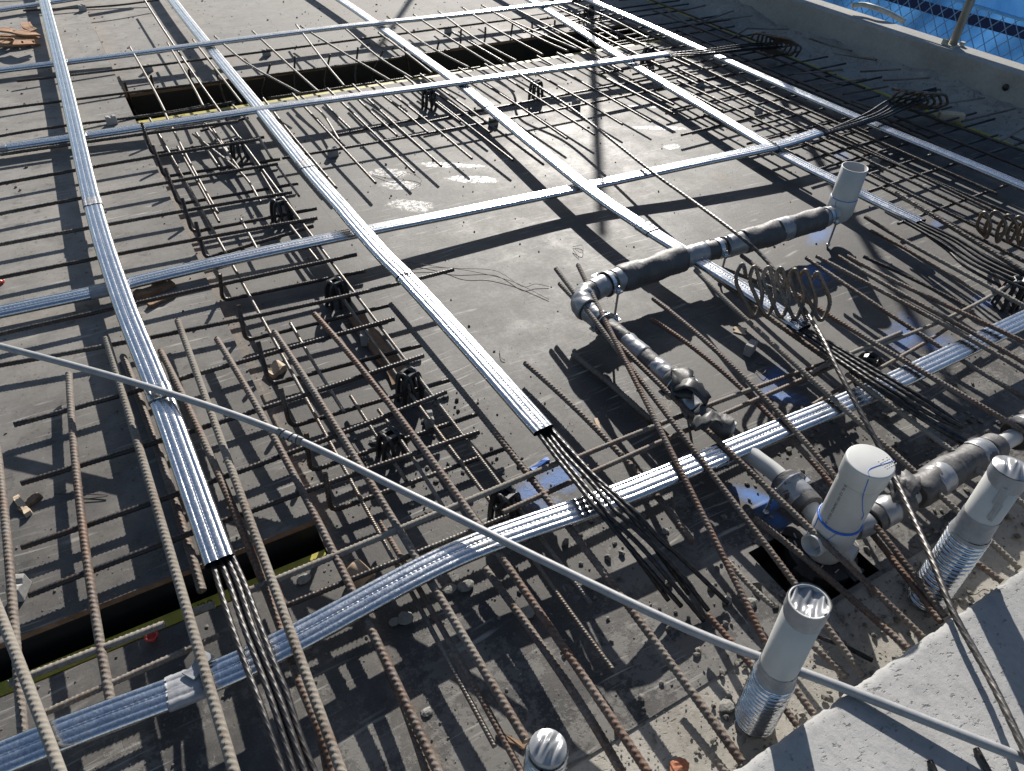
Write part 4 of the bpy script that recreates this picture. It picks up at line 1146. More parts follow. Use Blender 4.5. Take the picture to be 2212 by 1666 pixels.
for i, (t_, u_, v_, rz) in enumerate((('tl', 730, 805, .1), ('tl', 965, 465, .1), ('tl', 1730, 362, .0), ('tl', 540, 72, .1), ('tm', 160, 285, .1), ('tm', 692, 215, .0), ('tm', 985, 812, .1), ('tm', 1520, 695, .1), ('tm', 1600, 95, 0),
                                      ('tl', 2160, 1012, .1), ('tr', 1240, 1070, .1), ('tr', 490, 735, .2), ('tr', 110, 560, .2), ('mm', 155, 550, 1.2), ('mm', 570, 1090, 1.3), ('bl', 145, 510, 1.2), ('tr', 630, 425, .3), ('mr', 430, 620, .4))):
    p0 = T(t_, u_, v_)
    zb_ = deck_z(p0[0], p0[1])
    if zb_: p0 = T(t_, u_, v_, zb_)
    w2, h2, d2 = .027, .044, .014
    prof = [(-w2, 0), (w2, 0), (w2 * .88, h2), (w2 * .35, h2), (0, h2 - .009), (-w2 * .35, h2), (-w2 * .88, h2)]
    vv = []
    for y in (-d2, d2):
        for x, z in prof: vv.append((p0[0] + x * math.cos(rz) - y * math.sin(rz), p0[1] + x * math.sin(rz) + y * math.cos(rz), z + zb_))
    k_ = len(prof)
    ff = [tuple(range(k_)), tuple(range(2 * k_ - 1, k_ - 1, -1))] + [(i_, i_ + k_, (i_ + 1) % k_ + k_, (i_ + 1) % k_) for i_ in range(k_)]
    o = mesh_obj('spacer_block', vv, ff, M['spacer'], origin=p0)
    bv = o.modifiers.new('bevel', 'BEVEL'); bv.width = .0025; bv.segments = 2
    tag(o, '%s small notched concrete spacer block' % NUM[i], 'spacer', 'concrete spacer blocks')
where = ['under the dark bar left of the back recess', 'under the bar behind the left end of the back recess', 'behind the back recess, left of the second long duct', 'in the far left corner near the top edge', 'behind the back recess, right of the second long duct',
         'behind the back recess, midway along it', 'before the second cross duct, left of the bright duct', 'before the second cross duct, right of the bright duct', 'beyond the right end of the back recess', 'beside the taped joint of the second long duct',
         'behind the upright open pvc pipe', 'between the two right hand ducts', 'right of the far end of the second cross duct', 'on its side by the hooked row and timber batten', 'on its side left of the middle duct strands', 'pale on its side beside the near black recess', 'in shade at the foot of the upstand', 'lying in crumbs left of the near coil duct end']
for o, w__ in zip([q for q in COL.objects if q.get('group') == 'concrete spacer blocks'], where): o['label'] = 'notched concrete spacer block ' + w__

# ------------------------------------------------------------------ pipes
def seg_tube(p, s, q0, q1, r, m, name, parent, wr=.0012, rnd=.008, mm=22, taper=None):
    idx = (s >= q0) & (s <= q1)
    pp, ss = p[idx], s[idx]
    if len(pp) < 3: return
    e = np.minimum(ss - q0, q1 - ss)
    rad = r - rnd * .5 * np.clip(1 - e / max(rnd, 1e-4), 0, 1) ** 2
    if taper is not None: rad = rad + np.interp(ss, [q0, q1], taper)
    n = len(pp)
    a = np.linspace(0, 2 * math.pi, mm, endpoint=False)[None, :]
    wr = wr * (1.0 if m is M['foam'] else .55)
    R_ = rad[:, None] + RNG.normal(0, wr * (.25 if m is M['foam'] else .35), (n, mm))
    for k in range(5):
        R_ = R_ + wr * .8 * np.sin((ss[:, None]) * ((14 + 11 * k) if m is M['foam'] else (60 + 45 * k)) + a * (k + 1) * (1 if k % 2 else -1) + random.random() * 6.28) / (1 + .25 * k)
    v, f = sweep(pp, np.stack([R_ * np.cos(a), R_ * np.sin(a)], -1))
    return mesh_obj(name, v, f, m, parent, smooth=True)


def pipe_run(P, core_r, segs, name, label, cat='pipe', ds=.0045):
    p, s = resample(P, ds)
    ci = [float(s[np.argmin(np.linalg.norm(p - q, axis=1))]) for q in P]
    v, f = sweep(p, ring(core_r, 20))
    o = mesh_obj(name, v, f, M['pvc'], smooth=True, origin=P[0])
    tag(o, label, cat)
    C_ = lambda x: float(np.interp(x, np.arange(len(P)), ci))
    for a, b, r, m, nm, *kw in segs:
        seg_tube(p, s, C_(a), C_(b), r, M[m], nm, o, **(kw[0] if kw else {}))
    return o, p, s, C_


rim = T('tr', 1118, 1082, .318)
P1 = [GW([rim[0] - .01, rim[1] + .006, .118]), T('tr', 930, 1405, .122), T('tr', 640, 1490, .122), T('tr', 375, 1575, .122), T('mm', 2260, -5, .122), T('mm', 1990, 85, .122), T('mm', 1800, 145, .122), T('mm', 1655, 205, .124), T('mm', 1570, 262, .122),
      T('mm', 1580, 330, .118), T('mm', 1668, 400, .115), T('mm', 1805, 515, .11), T('mm', 1985, 668, .11), T('mm', 2110, 775, .11), T('mm', 2230, 885, .11), T('mr', 80, 1000, .105), T('mr', 190, 1075, .10), T('mr', 330, 1125, .095)]
run1, p1, s1, C1 = pipe_run(P1, .027, [
    (.75, 1.25, .040, 'foil', 'tape_wrap'), (1.1, 1.98, .050, 'foam', 'lagging_sleeve', dict(wr=.0022, rnd=.02)), (1.85, 2.15, .0512, 'tape', 'tape_wrap'), (2.05, 2.98, .050, 'foam', 'lagging_sleeve', dict(wr=.0022, rnd=.015)),
    (2.92, 3.35, .045, 'foil', 'tape_wrap'), (3.35, 3.75, .038, 'foam', 'lagging_sleeve'), (3.7, 4.2, .043, 'tape', 'tape_wrap'), (4.15, 6.05, .052, 'foam', 'lagging_sleeve', dict(wr=.0025, rnd=.02)), (5.9, 6.35, .046, 'foil', 'tape_wrap'), (6.3, 6.62, .045, 'foam', 'lagging_sleeve'),
    (6.6, 7.4, .042, 'foil', 'tape_wrap'), (7.35, 8.3, .043, 'foam', 'lagging_sleeve'), (7.6, 9.3, .0438, 'tape', 'tape_wrap', dict(wr=.002)), (9.2, 10.2, .037, 'foil', 'tape_wrap', dict(wr=.002)), (10.1, 11.3, .034, 'foam', 'lagging_sleeve', dict(wr=.002)),
    (11.2, 11.9, .036, 'foil', 'tape_wrap'), (11.8, 12.5, .034, 'foam', 'lagging_sleeve'), (12.3, 13.2, .036, 'foil', 'tape_wrap', dict(wr=.002)), (13.15, 14.3, .043, 'foam', 'lagging_sleeve', dict(wr=.005)), (14.3, 15.2, .037, 'foil', 'tape_wrap'), (15.1, 16.9, .036, 'foam', 'lagging_sleeve', dict(wr=.003))],
    'lagged_pipe', 'black lagged and taped drain pipe with an elbow, running from the open upright pipe')

# torn lagging flaps on the elbow run
def flap(parent, c, size, ang, m, lift=.03):
    n = 9
    vv = []
    for i in range(n):
        for j in range(5):
            x = (i / (n - 1) - .5) * size; y = (j / 4 - .5) * size * .55
            z = lift * math.sin(i / (n - 1) * 2.6) + RNG.normal(0, .003)
            jag = RNG.normal(0, .006) if i in (0, n - 1) or j in (0, 4) else 0
            vv.append((c[0] + (x + jag) * math.cos(ang) - y * math.sin(ang), c[1] + x * math.sin(ang) + (y + jag) * math.cos(ang), c[2] + z))
    o = mesh_obj('torn_flap', vv, [tuple(q) for q in grid_faces(n, 5, False)], M[m], parent, smooth=True)
    so = o.modifiers.new('thick', 'SOLIDIFY'); so.thickness = .005
    return o


flap(run1, T('mm', 2200, 830, .145), .12, .9, 'plastic'); flap(run1, T('mr', 60, 900, .14), .10, 2.1, 'plastic', .04); flap(run1, T('mr', 150, 1090, .13), .09, -.3, 'plastic')

up = empty('upright_pipe', (rim[0], rim[1], .06), 'open upright grey pvc pipe on a bend at the end of the lagged run', 'pipe')
rx, ry = rim[0], rim[1]
lathe('pipe_wall', [(.054, .17), (.054, .318), (.0505, .318), (.0505, .175), (.0001, .172)], (rx, ry, 0), M['pvc'], up)
lathe('bend', [(.0001, .066), (.030, .069), (.048, .084), (.0575, .110), (.058, .178), (.0555, .181), (.054, .181)], (rx, ry, 0), M['pvc'], up)
t0 = (P1[1] - GW([rx, ry, P1[1][2]])); t0 /= np.linalg.norm(t0)
v, f = sweep(np.array([GW([rx, ry, .118]) + t0 * k for k in np.linspace(0, .105, 6)]), ring(.036, 20)); mesh_obj('side_socket', v, f, M['pvc'], up, smooth=True)


def torus(name, c, r, t, m, parent, axis=(0, 0, 1), n=40):
    ax = GW(axis) / np.linalg.norm(axis)
    ref = GW([1., 0, 0]) if abs(ax[0]) < .8 else GW([0, 1., 0])
    a_ = np.cross(ax, ref); a_ /= np.linalg.norm(a_); b_ = np.cross(ax, a_)
    ka = np.linspace(0, 2 * math.pi, n, endpoint=False); kb = np.linspace(0, 2 * math.pi, 8, endpoint=False)
    vv = [GW(c) + (r + t * math.cos(q) * random.uniform(.8, 1.15)) * (math.cos(k) * a_ + math.sin(k) * b_) + ax * t * 1.3 * math.sin(q) for k in ka for q in kb]
    ff = []
    for i in range(n):
        for j in range(8): ff.append((i * 8 + j, i * 8 + (j + 1) % 8, ((i + 1) % n) * 8 + (j + 1) % 8, ((i + 1) % n) * 8 + j))
    return mesh_obj(name, vv, ff, m, parent, smooth=True)


torus('glue_bead', (rx, ry, .181), .0545, .0017, M['glue'], up)
torus('glue_bead', GW([rx, ry, .118]) + t0 * .105, .0355, .0025, M['glue'], up, t0)
for dx, dy in ((-.02, 0),):
    a0 = math.atan2(-ry, -rx) - .45
    mb = MB(); mb.sweep(np.array([GW([rx + .0582 * math.cos(a0 + .15 * k * k), ry + .0582 * math.sin(a0 + .15 * k * k), .18 - .028 * k]) for k in np.linspace(0, 1, 6)]), ring(.0013, 5))
    mb.build('glue_run', M['glue'], up, smooth=True)


def pipe_support(pp, q, s, label, zc=None, r=.05):
    c, t, sd_, up_ = on_path(pp, s, q)
    o = empty('pipe_support', (c[0], c[1], 0), label, 'pipe bracket', 'zinc pipe brackets on threaded rods')
    th = np.linspace(0, 2 * math.pi, 28)
    lp = np.array([c + (r + .001) * (math.cos(k) * sd_ + math.sin(k) * up_) for k in th])
    mb = MB(); mb.sweep(lp, GW([(-.0012, -.009), (.0012, -.009), (.0012, .009), (-.0012, .009)]))
    for sg in (-1, 1):
        e = c + sd_ * sg * (r + .012)
        mb.box(e - GW([.015, .012, .003]), e + GW([.015, .012, .003]), math.atan2(sd_[1], sd_[0]))
    mb.build('clamp', M['bracket'], o)
    for sg in (-1, 1):
        e = c + sd_ * sg * (r + .014)
        if sg == 1:
            continue
        v_, f_ = sweep(np.array([GW([e[0], e[1], .0]), GW([e[0], e[1], .03]), GW([e[0], e[1], e[2] + .022])]), ring(.0045, 10))
        mesh_obj('threaded_rod', v_, f_, M['bracket'], o, smooth=True)
        for zz_ in (e[2] + .006, e[2] - .006, .012): lathe('nut', [(.0001, -.004), (.009, -.004), (.009, .004), (.0001, .004)], (e[0], e[1], zz_), M['bracket'], o, 6, smooth=False)
    e = c + sd_ * (r + .012)
    v_, f_ = sweep(np.array([e - GW([0, 0, .012]), e + GW([0, 0, .018])]), ring(.0035, 8)); mesh_obj('bolt', v_, f_, M['bracket'], o, smooth=True)
    return o


pipe_support(p1, C1(1.0), s1, 'zinc pipe bracket on a threaded rod nearest the open upright pipe', r=.041)
pipe_support(p1, C1(3.45), s1, 'zinc pipe bracket by the bright duct crossing the lagged pipe', r=.040)
pipe_support(p1, C1(6.5), s1, 'zinc pipe bracket just before the lagged elbow', r=.046)
pipe_support(p1, C1(10.3), s1, 'zinc pipe bracket just after the lagged elbow', r=.036)
pipe_support(p1, C1(13.6), s1, 'zinc pipe bracket at the torn lagging flap', r=.044)

# floor waste with its tall cap
cx, cy = 1.339, .560
fw = empty('floor_waste', (cx, cy, -.05), 'tall capped pvc floor waste with blue glue rings standing in a black recess', 'floor waste')
lathe('riser', [(.0515, .135), (.0515, .335)], (cx, cy, 0), M['pvc'], fw)
lathe('body', [(.0001, -.03), (.030, -.02), (.044, .0), (.0545, .03), (.0555, .06), (.0555, .146), (.0545, .149), (.0515, .149)], (cx, cy, 0), M['pvc_white'], fw)
cap = lathe('cap', [(.0520, .306), (.0545, .306), (.0555, .309), (.0565, .357), (.0560, .3625), (.0545, .3652), (.052, .366), (.0001, .3662)], (cx, cy, 0), M['pvc_white'], fw, 48)
torus('glue_ring', (cx, cy, .1485), .0538, .0028, M['glue'], fw, n=60)
phc = math.atan2(-cy, -cx)


def on_cyl(r, phi, z): return GW([cx + r * math.cos(phi), cy + r * math.sin(phi), z])


mb = MB(); mb.sweep(resample([on_cyl(.0566, phc + .25, .358), on_cyl(.0563, phc + .30, .335), on_cyl(.0557, phc + .36, .309), on_cyl(.0520, phc + .50, .28), on_cyl(.0520, phc + .75, .245), on_cyl(.0520, phc + .95, .225), on_cyl(.0520, phc + 1.0, .205)], .004)[0], ring(.0011, 5))
mb.sweep(resample([(cx + .056 * math.cos(phc + .25), cy + .056 * math.sin(phc + .25), .3655), (cx - .030, cy - .018, .3668), (cx + .005, cy - .020, .3668), (cx + .05, cy - .028, .3668)], .004)[0], ring(.0008, 5))
mb.sweep(resample([on_cyl(.056, phc + .15, .145), on_cyl(.056, phc - .05, .11), on_cyl(.056, phc - .2, .075), on_cyl(.056, phc - .3, .05)], .004)[0], ring(.0009, 5))
mb.sweep(resample([on_cyl(.056, phc - .95, .145), on_cyl(.056, phc - .9, .12), on_cyl(.056, phc - .95, .09)], .004)[0], ring(.0012, 5))
mb.build('glue_run', M['glue'], fw, smooth=True)
tv, tf = text_mesh('1260 SL 12 101 260402 03:31 (605)', .0100)
tv[:, 0] *= .185 / tv[:, 0].max()
ph0 = phc - .52
tv3 = GW([on_cyl(.0518, ph0 + (q[1]) / .0515, .322 - q[0]) for q in tv])
mesh_obj('printed_text', tv3, tf, M['black_ink'], fw)
bk = MB()
for i in range(5):
    for j in range(4 if i % 2 else 5):
        ang = .35
        ex_, ey_ = cx + .012 + i * .0075, cy - .036 + j * .0062
        bk.box((ex_, ey_, .3655), (ex_ + random.uniform(.003, .006), ey_ + .0016, .3672), ang)
bk.build('moulded_marks', M['pvc_white'], cap)


def socket(c0, c1, r, name, m, parent, wall=.004, inner=.05):
    c0, c1 = GW(c0), GW(c1); ax = c1 - c0; L = np.linalg.norm(ax); ax /= L
    return lathe(name, [(r * .94, 0), (r, .002), (r, L - .001), (r - .001, L), (r - wall, L), (r - wall, L - inner), (.0001, L - inner - .002)], c0, m, parent, 32, ax)


e1 = T('br', 832, 208, .085); socket((cx, cy, .075), e1, .0305, 'side_socket', M['pvc_white'], fw)
e2 = T('br', 1120, 268, .062); socket((cx, cy, .055), e2, .0215, 'side_socket', M['pvc_white'], fw, inner=.03)
P2 = [GW([cx, cy, .085]), T('mr', 905, 1725, .088), T('mr', 800, 1600, .09), T('mr', 690, 1490, .092), T('mr', 600, 1400, .092), T('mr', 480, 1310, .092), T('mr', 395, 1240, .09)]
run2, p2, s2, C2 = pipe_run(P2, .0255, [(.6, 1.15, .031, 'pvc_white', 'side_socket', dict(wr=.0)), (1.75, 3.55, .041, 'foam', 'lagging_sleeve', dict(wr=.0015, rnd=.006)), (2.2, 3.2, .0422, 'foil', 'tape_wrap')], 'lagged_pipe', 'short grey pipe with one lagged sleeve running left from the capped floor waste')
P3 = [GW([cx, cy, .085]), T('br', 1150, 75, .088), T('br', 1235, 25, .09), T('mr', 1400, 1600, .092), T('mr', 1530, 1520, .092), T('mr', 1660, 1435, .092), T('mr', 1800, 1350, .092), T('mr', 1900, 1290, .092), T('mr', 2010, 1240, .09), T('mr', 2120, 1180, .09), T('mr', 2260, 1110, .09)]
run3, p3, s3, C3 = pipe_run(P3, .0255, [(.7, 1.6, .034, 'foil', 'tape_wrap'), (1.55, 3.35, .040, 'foam', 'lagging_sleeve', dict(rnd=.01)), (2.1, 2.7, .0413, 'foil', 'tape_wrap'), (3.7, 7.6, .047, 'foam', 'lagging_sleeve', dict(wr=.002, rnd=.02)), (4.5, 5.2, .0478, 'foil', 'tape_wrap'),
                                        (6.7, 7.5, .0480, 'tape', 'tape_wrap'), (7.55, 8.3, .042, 'foam', 'lagging_sleeve', dict(rnd=.012)), (9.2, 9.99, .052, 'foam', 'lagging_sleeve', dict(rnd=.02)), (9.5, 9.8, .053, 'foil', 'tape_wrap')], 'lagged_pipe', 'fat lagged pipe with silver tape bands running right from the capped floor waste')
flap(run3, T('mr', 1450, 1500, .14), .09, .5, 'foam', .02); flap(run3, T('mr', 1380, 1520, .125), .08, .9, 'foam', .02)
pipe_support(p2, C2(3.0), s2, 'zinc pipe bracket at the blue paint beside the capped floor waste', r=.043)

fl = MB()
for k in range(24):
    a0, a1 = k / 24 * 6.2832, (k + 1) / 24 * 6.2832
    r0 = .092 + (.018 if k % 6 < 2 else 0)
    fl.add([(cx + r0 * math.cos(a0), cy + r0 * math.sin(a0), .004), (cx + r0 * math.cos(a1), cy + r0 * math.sin(a1), .004), (cx + .05 * math.cos(a1), cy + .05 * math.sin(a1), .010), (cx + .05 * math.cos(a0), cy + .05 * math.sin(a0), .010),
            (cx + r0 * math.cos(a0), cy + r0 * math.sin(a0), -.10), (cx + r0 * math.cos(a1), cy + r0 * math.sin(a1), -.10)], [(0, 1, 2, 3), (0, 4, 5, 1)])
fl.build('flange', M['plastic'], fw)
tk = MB()
for t_, u_, v_, r_ in (('br', 730, 190, 1.2), ('br', 728, 140, 1.2), ('br', 900, 344, .2), ('br', 1000, 370, .15), ('br', 1128, 190, 1.3)):
    q = T(t_, u_, v_, .012); tk.box(q - GW([.008, .0013, .001]), q + GW([.008, .0013, .001]), r_)
tk.build('white_tick', M['pvc_white'], fw)

# pipes rising out of spiral duct
def spiral_pipe(c0, c1, r, f_sp, f_tape, label, top):
    c0, c1 = GW(c0), GW(c1)
    ax = c1 - c0; L = np.linalg.norm(ax); ax /= L
    o = empty('sleeved_pipe', c0, label, 'pipe')
    n = int(L * f_sp / .0013)
    m_ = 48
    a = np.linspace(0, 2 * math.pi, m_, endpoint=False)
    s = np.linspace(0, L * f_sp, n)
    ph = s[:, None] / .0135 - a[None, :] / (2 * math.pi)
    tri = np.abs(((ph) % 1.0) - .5) * 2
    rad = r + .0022 + .0058 * (tri ** 2.2)
    v, f = sweep(np.array([c0 + ax * q for q in s]), np.stack([rad * np.cos(a), rad * np.sin(a)], -1)); mesh_obj('spiral_sleeve', v, f, M['spiral'], o, smooth=True)
    h0, h1 = L * f_sp - .012, L * f_tape
    q = np.linspace(h0, h1, 18)
    rr = (np.interp(q, [h0, h0 + (h1 - h0) * .4, h1], [r + .006, r + .0018, r + .0012])[:, None] + RNG.normal(0, .0005, (18, 36)))
    a2 = np.linspace(0, 2 * math.pi, 36, endpoint=False)
    v, f = sweep(np.array([c0 + ax * x for x in q]), np.stack([rr * np.cos(a2), rr * np.sin(a2)], -1), cap=False); mesh_obj('tape_wrap', v, f, M['tape_dull'], o, smooth=True)
    lathe('pipe_wall', [(r, L * f_sp - .03), (r, L), (r - .004, L), (r - .004, L - .07)], c0, M['pvc'], o, 40, ax)
    # crumpled foil stuffed over the mouth
    ref = GW([1., 0, 0]); s_ = np.cross(ax, ref); s_ /= np.linalg.norm(s_); u_ = np.cross(ax, s_)
    nr, na = 16, 60
    vv = []
    for i in range(nr):
        for j in range(na):
            th = j / na * 2 * math.pi; x = i / (nr - 1)
            rr_ = (r - .0042) * x if top == 'open' else (r + .0016) * x
            lx, ly = x * math.cos(th - .6), x * math.sin(th - .6)
            fold = math.sin(lx * 9 + ly * 1.5 + 2) * .8 + math.sin(lx * 17 - ly * 2) * .35 + math.sin(ly * 3 + 1) * .5
            hh_ = (-.013 + .010 * x + .0045 * fold * x ) if top == 'open' else (.004 + .010 * (1 - x * x) + .0075 * fold * (1.06 - x))
            vv.append(c0 + ax * (L + hh_) + rr_ * (math.cos(th) * s_ + math.sin(th) * u_))
    mesh_obj('foil_plug', vv, [tuple(k) for k in grid_faces(nr, na)], M['foil'], o, smooth=True)
    n2 = 6
    if top != 'stub':
        q = np.linspace(L - .036 if top == 'open' else L - .03, L + .0015, n2)
        aw = np.linspace(0, 2 * math.pi, 40, endpoint=False)
        rr = r + .0012 + RNG.normal(0, .0003, (n2, 40))
        lowcut = .012 * np.sin(aw * 1.0 + 1.0)[None, :]
        v, f = sweep(np.array([c0 + ax * x for x in q]), np.stack([rr * np.cos(aw), rr * np.sin(aw)], -1), cap=False)
        v = v.reshape(n2, 40, 3); v[0] += ax * lowcut.T; v = v.reshape(-1, 3)
        mesh_obj('tape_rim', v, f, M['tape_dull'], o, smooth=True)
    return o, ax, L


bl_ = T('br', 478, 1302, .02); tl_ = T('br', 822, 565, .462)
spiral_pipe((bl_[0], bl_[1], -.003), tl_, .0375, .44, .52, 'grey pvc pipe with foil stuffed mouth in a spiral zinc sleeve, under the conduit', 'open')
br_ = T('br', 1595, 525, .02); tr_ = T('mr', 2135, 1375, .46)
sp2, ax2, L2 = spiral_pipe((br_[0], br_[1], -.003), tr_, .0385, .57, .70, 'grey pvc pipe with silver taped top in a spiral zinc sleeve at the right edge', 'cap')
tt = T('bm', 1325, 1575, .19)
spiral_pipe((tt[0], tt[1], -.003), (tt[0] + .012, tt[1] + .012, .19), .034, .95, 1.02, 'foil covered stub of spiral zinc sleeve at the bottom edge', 'stub')
# loose tape tags on the right hand pipe
def pipe_tag(o, ax, L, c0, r, hs, phs, m):
    ref = GW([1., 0, 0]); s_ = np.cross(ax, ref); s_ /= np.linalg.norm(s_); u_ = np.cross(ax, s_)
    vv = [GW(c0) + ax * (h + RNG.normal(0, .002)) + (r + .0018 + RNG.normal(0, .0006)) * (math.cos(p_) * s_ + math.sin(p_) * u_) for h in hs for p_ in phs]
    mesh_obj('tape_tag', vv, [tuple(k) for k in grid_faces(len(hs), len(phs), False)], m, o, smooth=True)


vdir = -GW([tr_[0], tr_[1], 0]) / np.linalg.norm(tr_[:2])
ref = GW([1., 0, 0]); s_ = np.cross(ax2, ref); s_ /= np.linalg.norm(s_); u_ = np.cross(ax2, s_)
pc = math.atan2(vdir.dot(u_), vdir.dot(s_))
for h0, h1, a0, a1 in ((L2 - .078, L2 - .030, .1, .55), (L2 - .125, L2 - .075, .30, .65)):
    pipe_tag(sp2, ax2, L2, (br_[0], br_[1], 0), .0385, np.linspace(h0, h1, 7), pc + np.linspace(a0, a1, 8), M['tape_dull'])

# ------------------------------------------------------------------ fence and posts beyond the upstand
fc = empty('mesh_fence', (5.6, 3, -.6), 'blue chain link fence with shade cloth beyond the concrete upstand', 'fence')
ny, nz = 260, 34
Yg, Zg = np.meshgrid(np.linspace(-1, 12, ny), np.linspace(-1.8, .52, nz), indexing='ij')
Xg = 5.70 + .02 * np.sin(Yg * 7 + Zg * 3) + .014 * np.sin(Yg * 17 + Zg * 9) + RNG.normal(0, .003, Yg.shape)
mesh_obj('shade_cloth', np.stack([Xg, Yg, Zg], -1).reshape(-1, 3), grid_faces(ny, nz, False), M['shade'], fc, smooth=True)
for nm, m_, z0, z1, xo in (('dark_band', 'shadow_band', .215, .285, 5.655),):  # shadow line across the cloth, built as a dark coloured band
    Yb, Zb = np.meshgrid(np.linspace(-1, 12, 200), np.linspace(z0, z1, 4), indexing='ij')
    Xb = xo + .006 * np.sin(Yb * 9) + .004 * np.sin(Yb * 23)
    o = mesh_obj(nm, np.stack([Xb, Yb, Zb + .006 * np.sin(Yb * 3)], -1).reshape(-1, 3), grid_faces(200, 4, False), M[m_], fc, smooth=True)
mb = MB()
cell = .098
prof4 = ring(.0034, 5)
z0, z1 = -.55, .50
for sgn in (1, -1):
    for k in range(-10, 130):
        y0 = -1.5 + k * cell
        pth = []
        for j in range(15):
            z = z0 + (z1 - z0) * j / 14
            yb = y0 + sgn * (z - z0) * .85
            pth.append((5.60 + .006 * math.sin(j * math.pi + (0 if sgn > 0 else 1.5)) + sgn * .003, yb + .004 * math.sin(k * 3.3 + j), z))
        if pth[0][1] < -1 and pth[-1][1] < -1 or pth[0][1] > 7.5 and pth[-1][1] > 7.5: continue
        mb.sweep(np.array(pth), prof4)
mb.build('wire_mesh', M['chain'], fc, smooth=True)
pb = T('tr', 1748, 292, .252)
for i, (py, lb) in enumerate(((pb[1], 'weathered galvanised post standing on the upstand before the blue fence'), (4.87, 'galvanised post on the upstand, just out of sight beyond the top edge'), (7.02, 'galvanised post on the far part of the upstand, out of sight'), (9.75, 'farthest galvanised post on the upstand, out of sight'))):
    o = empty('fence_post', (pb[0], py, .252), lb, 'post', 'galvanised posts on the upstand')
    v, f = sweep(np.array([(pb[0], py, .253), (pb[0], py, 1.2), (pb[0] + .005, py, 2.75)]), ring(.0265, 18)); mesh_obj('post_tube', v, f, M['galv'], o, smooth=True)
    b = MB(); b.box((pb[0] - .05, py - .05, .2525), (pb[0] + .05, py + .05, .259)); b.build('base_plate', M['galv'], o)
    b = MB(); b.box((pb[0] - .055, py + .01, .259), (pb[0] - .035, py + .045, .285)); b.box((pb[0] + .02, py - .055, .259), (pb[0] + .045, py - .03, .278)); b.build('clamp_lug', M['galv'], o)
P = [T('tr', 1030, 80, .30), T('tr', 1110, 76, .31), T('tr', 1190, 98, .31), T('tr', 1280, 135, .29), T('tr', 1380, 190, .25)]
p, s = resample(P, .02); v, f = sweep(p + GW([.22, .1, 0]), ring(.017, 12))
tag(mesh_obj('curved_hose', v, f, M['galv'], smooth=True), 'pale curved hose arching behind the concrete upstand', 'hose')

sp_ = empty('hung_sheet', (5.12, 3, .46), 'blue sheet hung on the posts above the concrete upstand, mostly beyond the top edge', 'sheet')  # mostly unseen; added and sized to shade the deck beside the upstand
Yg, Zg = np.meshgrid(np.linspace(-.5, 12, 240), np.linspace(.462, 1.18, 14), indexing='ij')
Xg = 5.12 + .012 * np.sin(Yg * 5 + Zg * 2) + .008 * np.sin(Yg * 13)
mesh_obj('cloth', np.stack([Xg, Yg, Zg + .008 * np.sin(Yg * 2.2)], -1).reshape(-1, 3), grid_faces(240, 14, False), M['shade'], sp_, smooth=True)
v, f = sweep(np.stack([np.full(80, 5.115), np.linspace(-.5, 12, 80), .455 + .008 * np.sin(np.linspace(-.5, 12, 80) * 2.2)], 1), ring(.010, 10)); mesh_obj('hem_rope', v, f, M['shade_pale'], sp_, smooth=True)

# ------------------------------------------------------------------ loose things
def lump(t_, u_, v_, r, m, name, label, cat, flat=.6, group=None, z=0.0, seed=None, sub=3):
    bmv = []
    import bmesh
    b = bmesh.new(); bmesh.ops.create_icosphere(b, subdivisions=sub, radius=1.0)
    rs = np.random.default_rng(seed if seed is not None else int(abs(u_ * 7 + v_)))
    dirs = rs.normal(0, 1, (7, 3)); am = rs.uniform(-.28, .28, 7)
    c = T(t_, u_, v_, z) if t_ else GW([u_, v_, z])
    for q in b.verts:
        n_ = GW(q.co); k = 1 + sum(a * math.tanh(3 * n_.dot(d_)) for a, d_ in zip(am, dirs)) * .5 + rs.normal(0, .085)
        q.co = Vector(n_ * k * r * GW([1, .8, flat]))
    vv = GW([q.co[:] for q in b.verts]); zz_ = vv[:, 2].min(); vv[:, 2] -= zz_ * .6
    ff = [tuple(x.index for x in fa.verts) for fa in b.faces]
    b.free()
    o = mesh_obj(name, vv + c, ff, M[m], smooth=False, origin=c)
    return tag(o, label, cat, group)


for i, (t_, u_, v_, r, m, w__) in enumerate((('bm', 395, 690, .022, 'mortar', 'under the wide cross duct left of the foreground'), ('bm', 345, 700, .014, 'mortar', 'beside the biggest pale lump under the wide duct'), ('bm', 555, 1300, .013, 'mortar', 'in the lower left shadows between thick bars'),
                                             ('bm', 710, 490, .020, 'mortar', 'flat against the near edge of the wide duct'), ('bm', 800, 460, .022, 'mortar', 'right of the flat lump at the wide duct'), ('bm', 1215, 640, .022, 'mortar', 'between two thick bars in the lower middle'),
                                             ('br', 440, 590, .018, 'mortar', 'left of the foil stuffed pipe'), ('br', 285, 570, .016, 'mortar', 'at the tips of the strands left of the foil stuffed pipe'), ('br', 280, 1245, .020, 'mortar', 'on the grey strip left of the spiral sleeve base'),
                                             ('mm', 315, 1150, .022, 'mortar', 'in the hooked row beside a low bar chair'), ('mm', 230, 1190, .02, 'mortar', 'left of the low bar chair'), ('bm', 2100, 110, .012, 'mortar', 'above the dark strand tips'), ('bm', 2165, 1600, .013, 'mortar', 'at the bottom edge by the clay shard'),
                                             ('mr', 425, 625, .018, 'mortar', 'by the rusty bars left of the near coil'), ('bl', 1970, 420, .02, 'mortar', 'right of the leftmost strands'), ('br', 1330, 690, .014, 'mortar', 'among the rusty bars by the slab'))):
    lump(t_, u_, v_, r * .95, m, 'mortar_lump', 'pale mortar lump ' + w__, 'mortar lump', .42, 'pale mortar lumps', seed=i + 3, sub=2)
rd = T('bl', 995, 815, -.0)
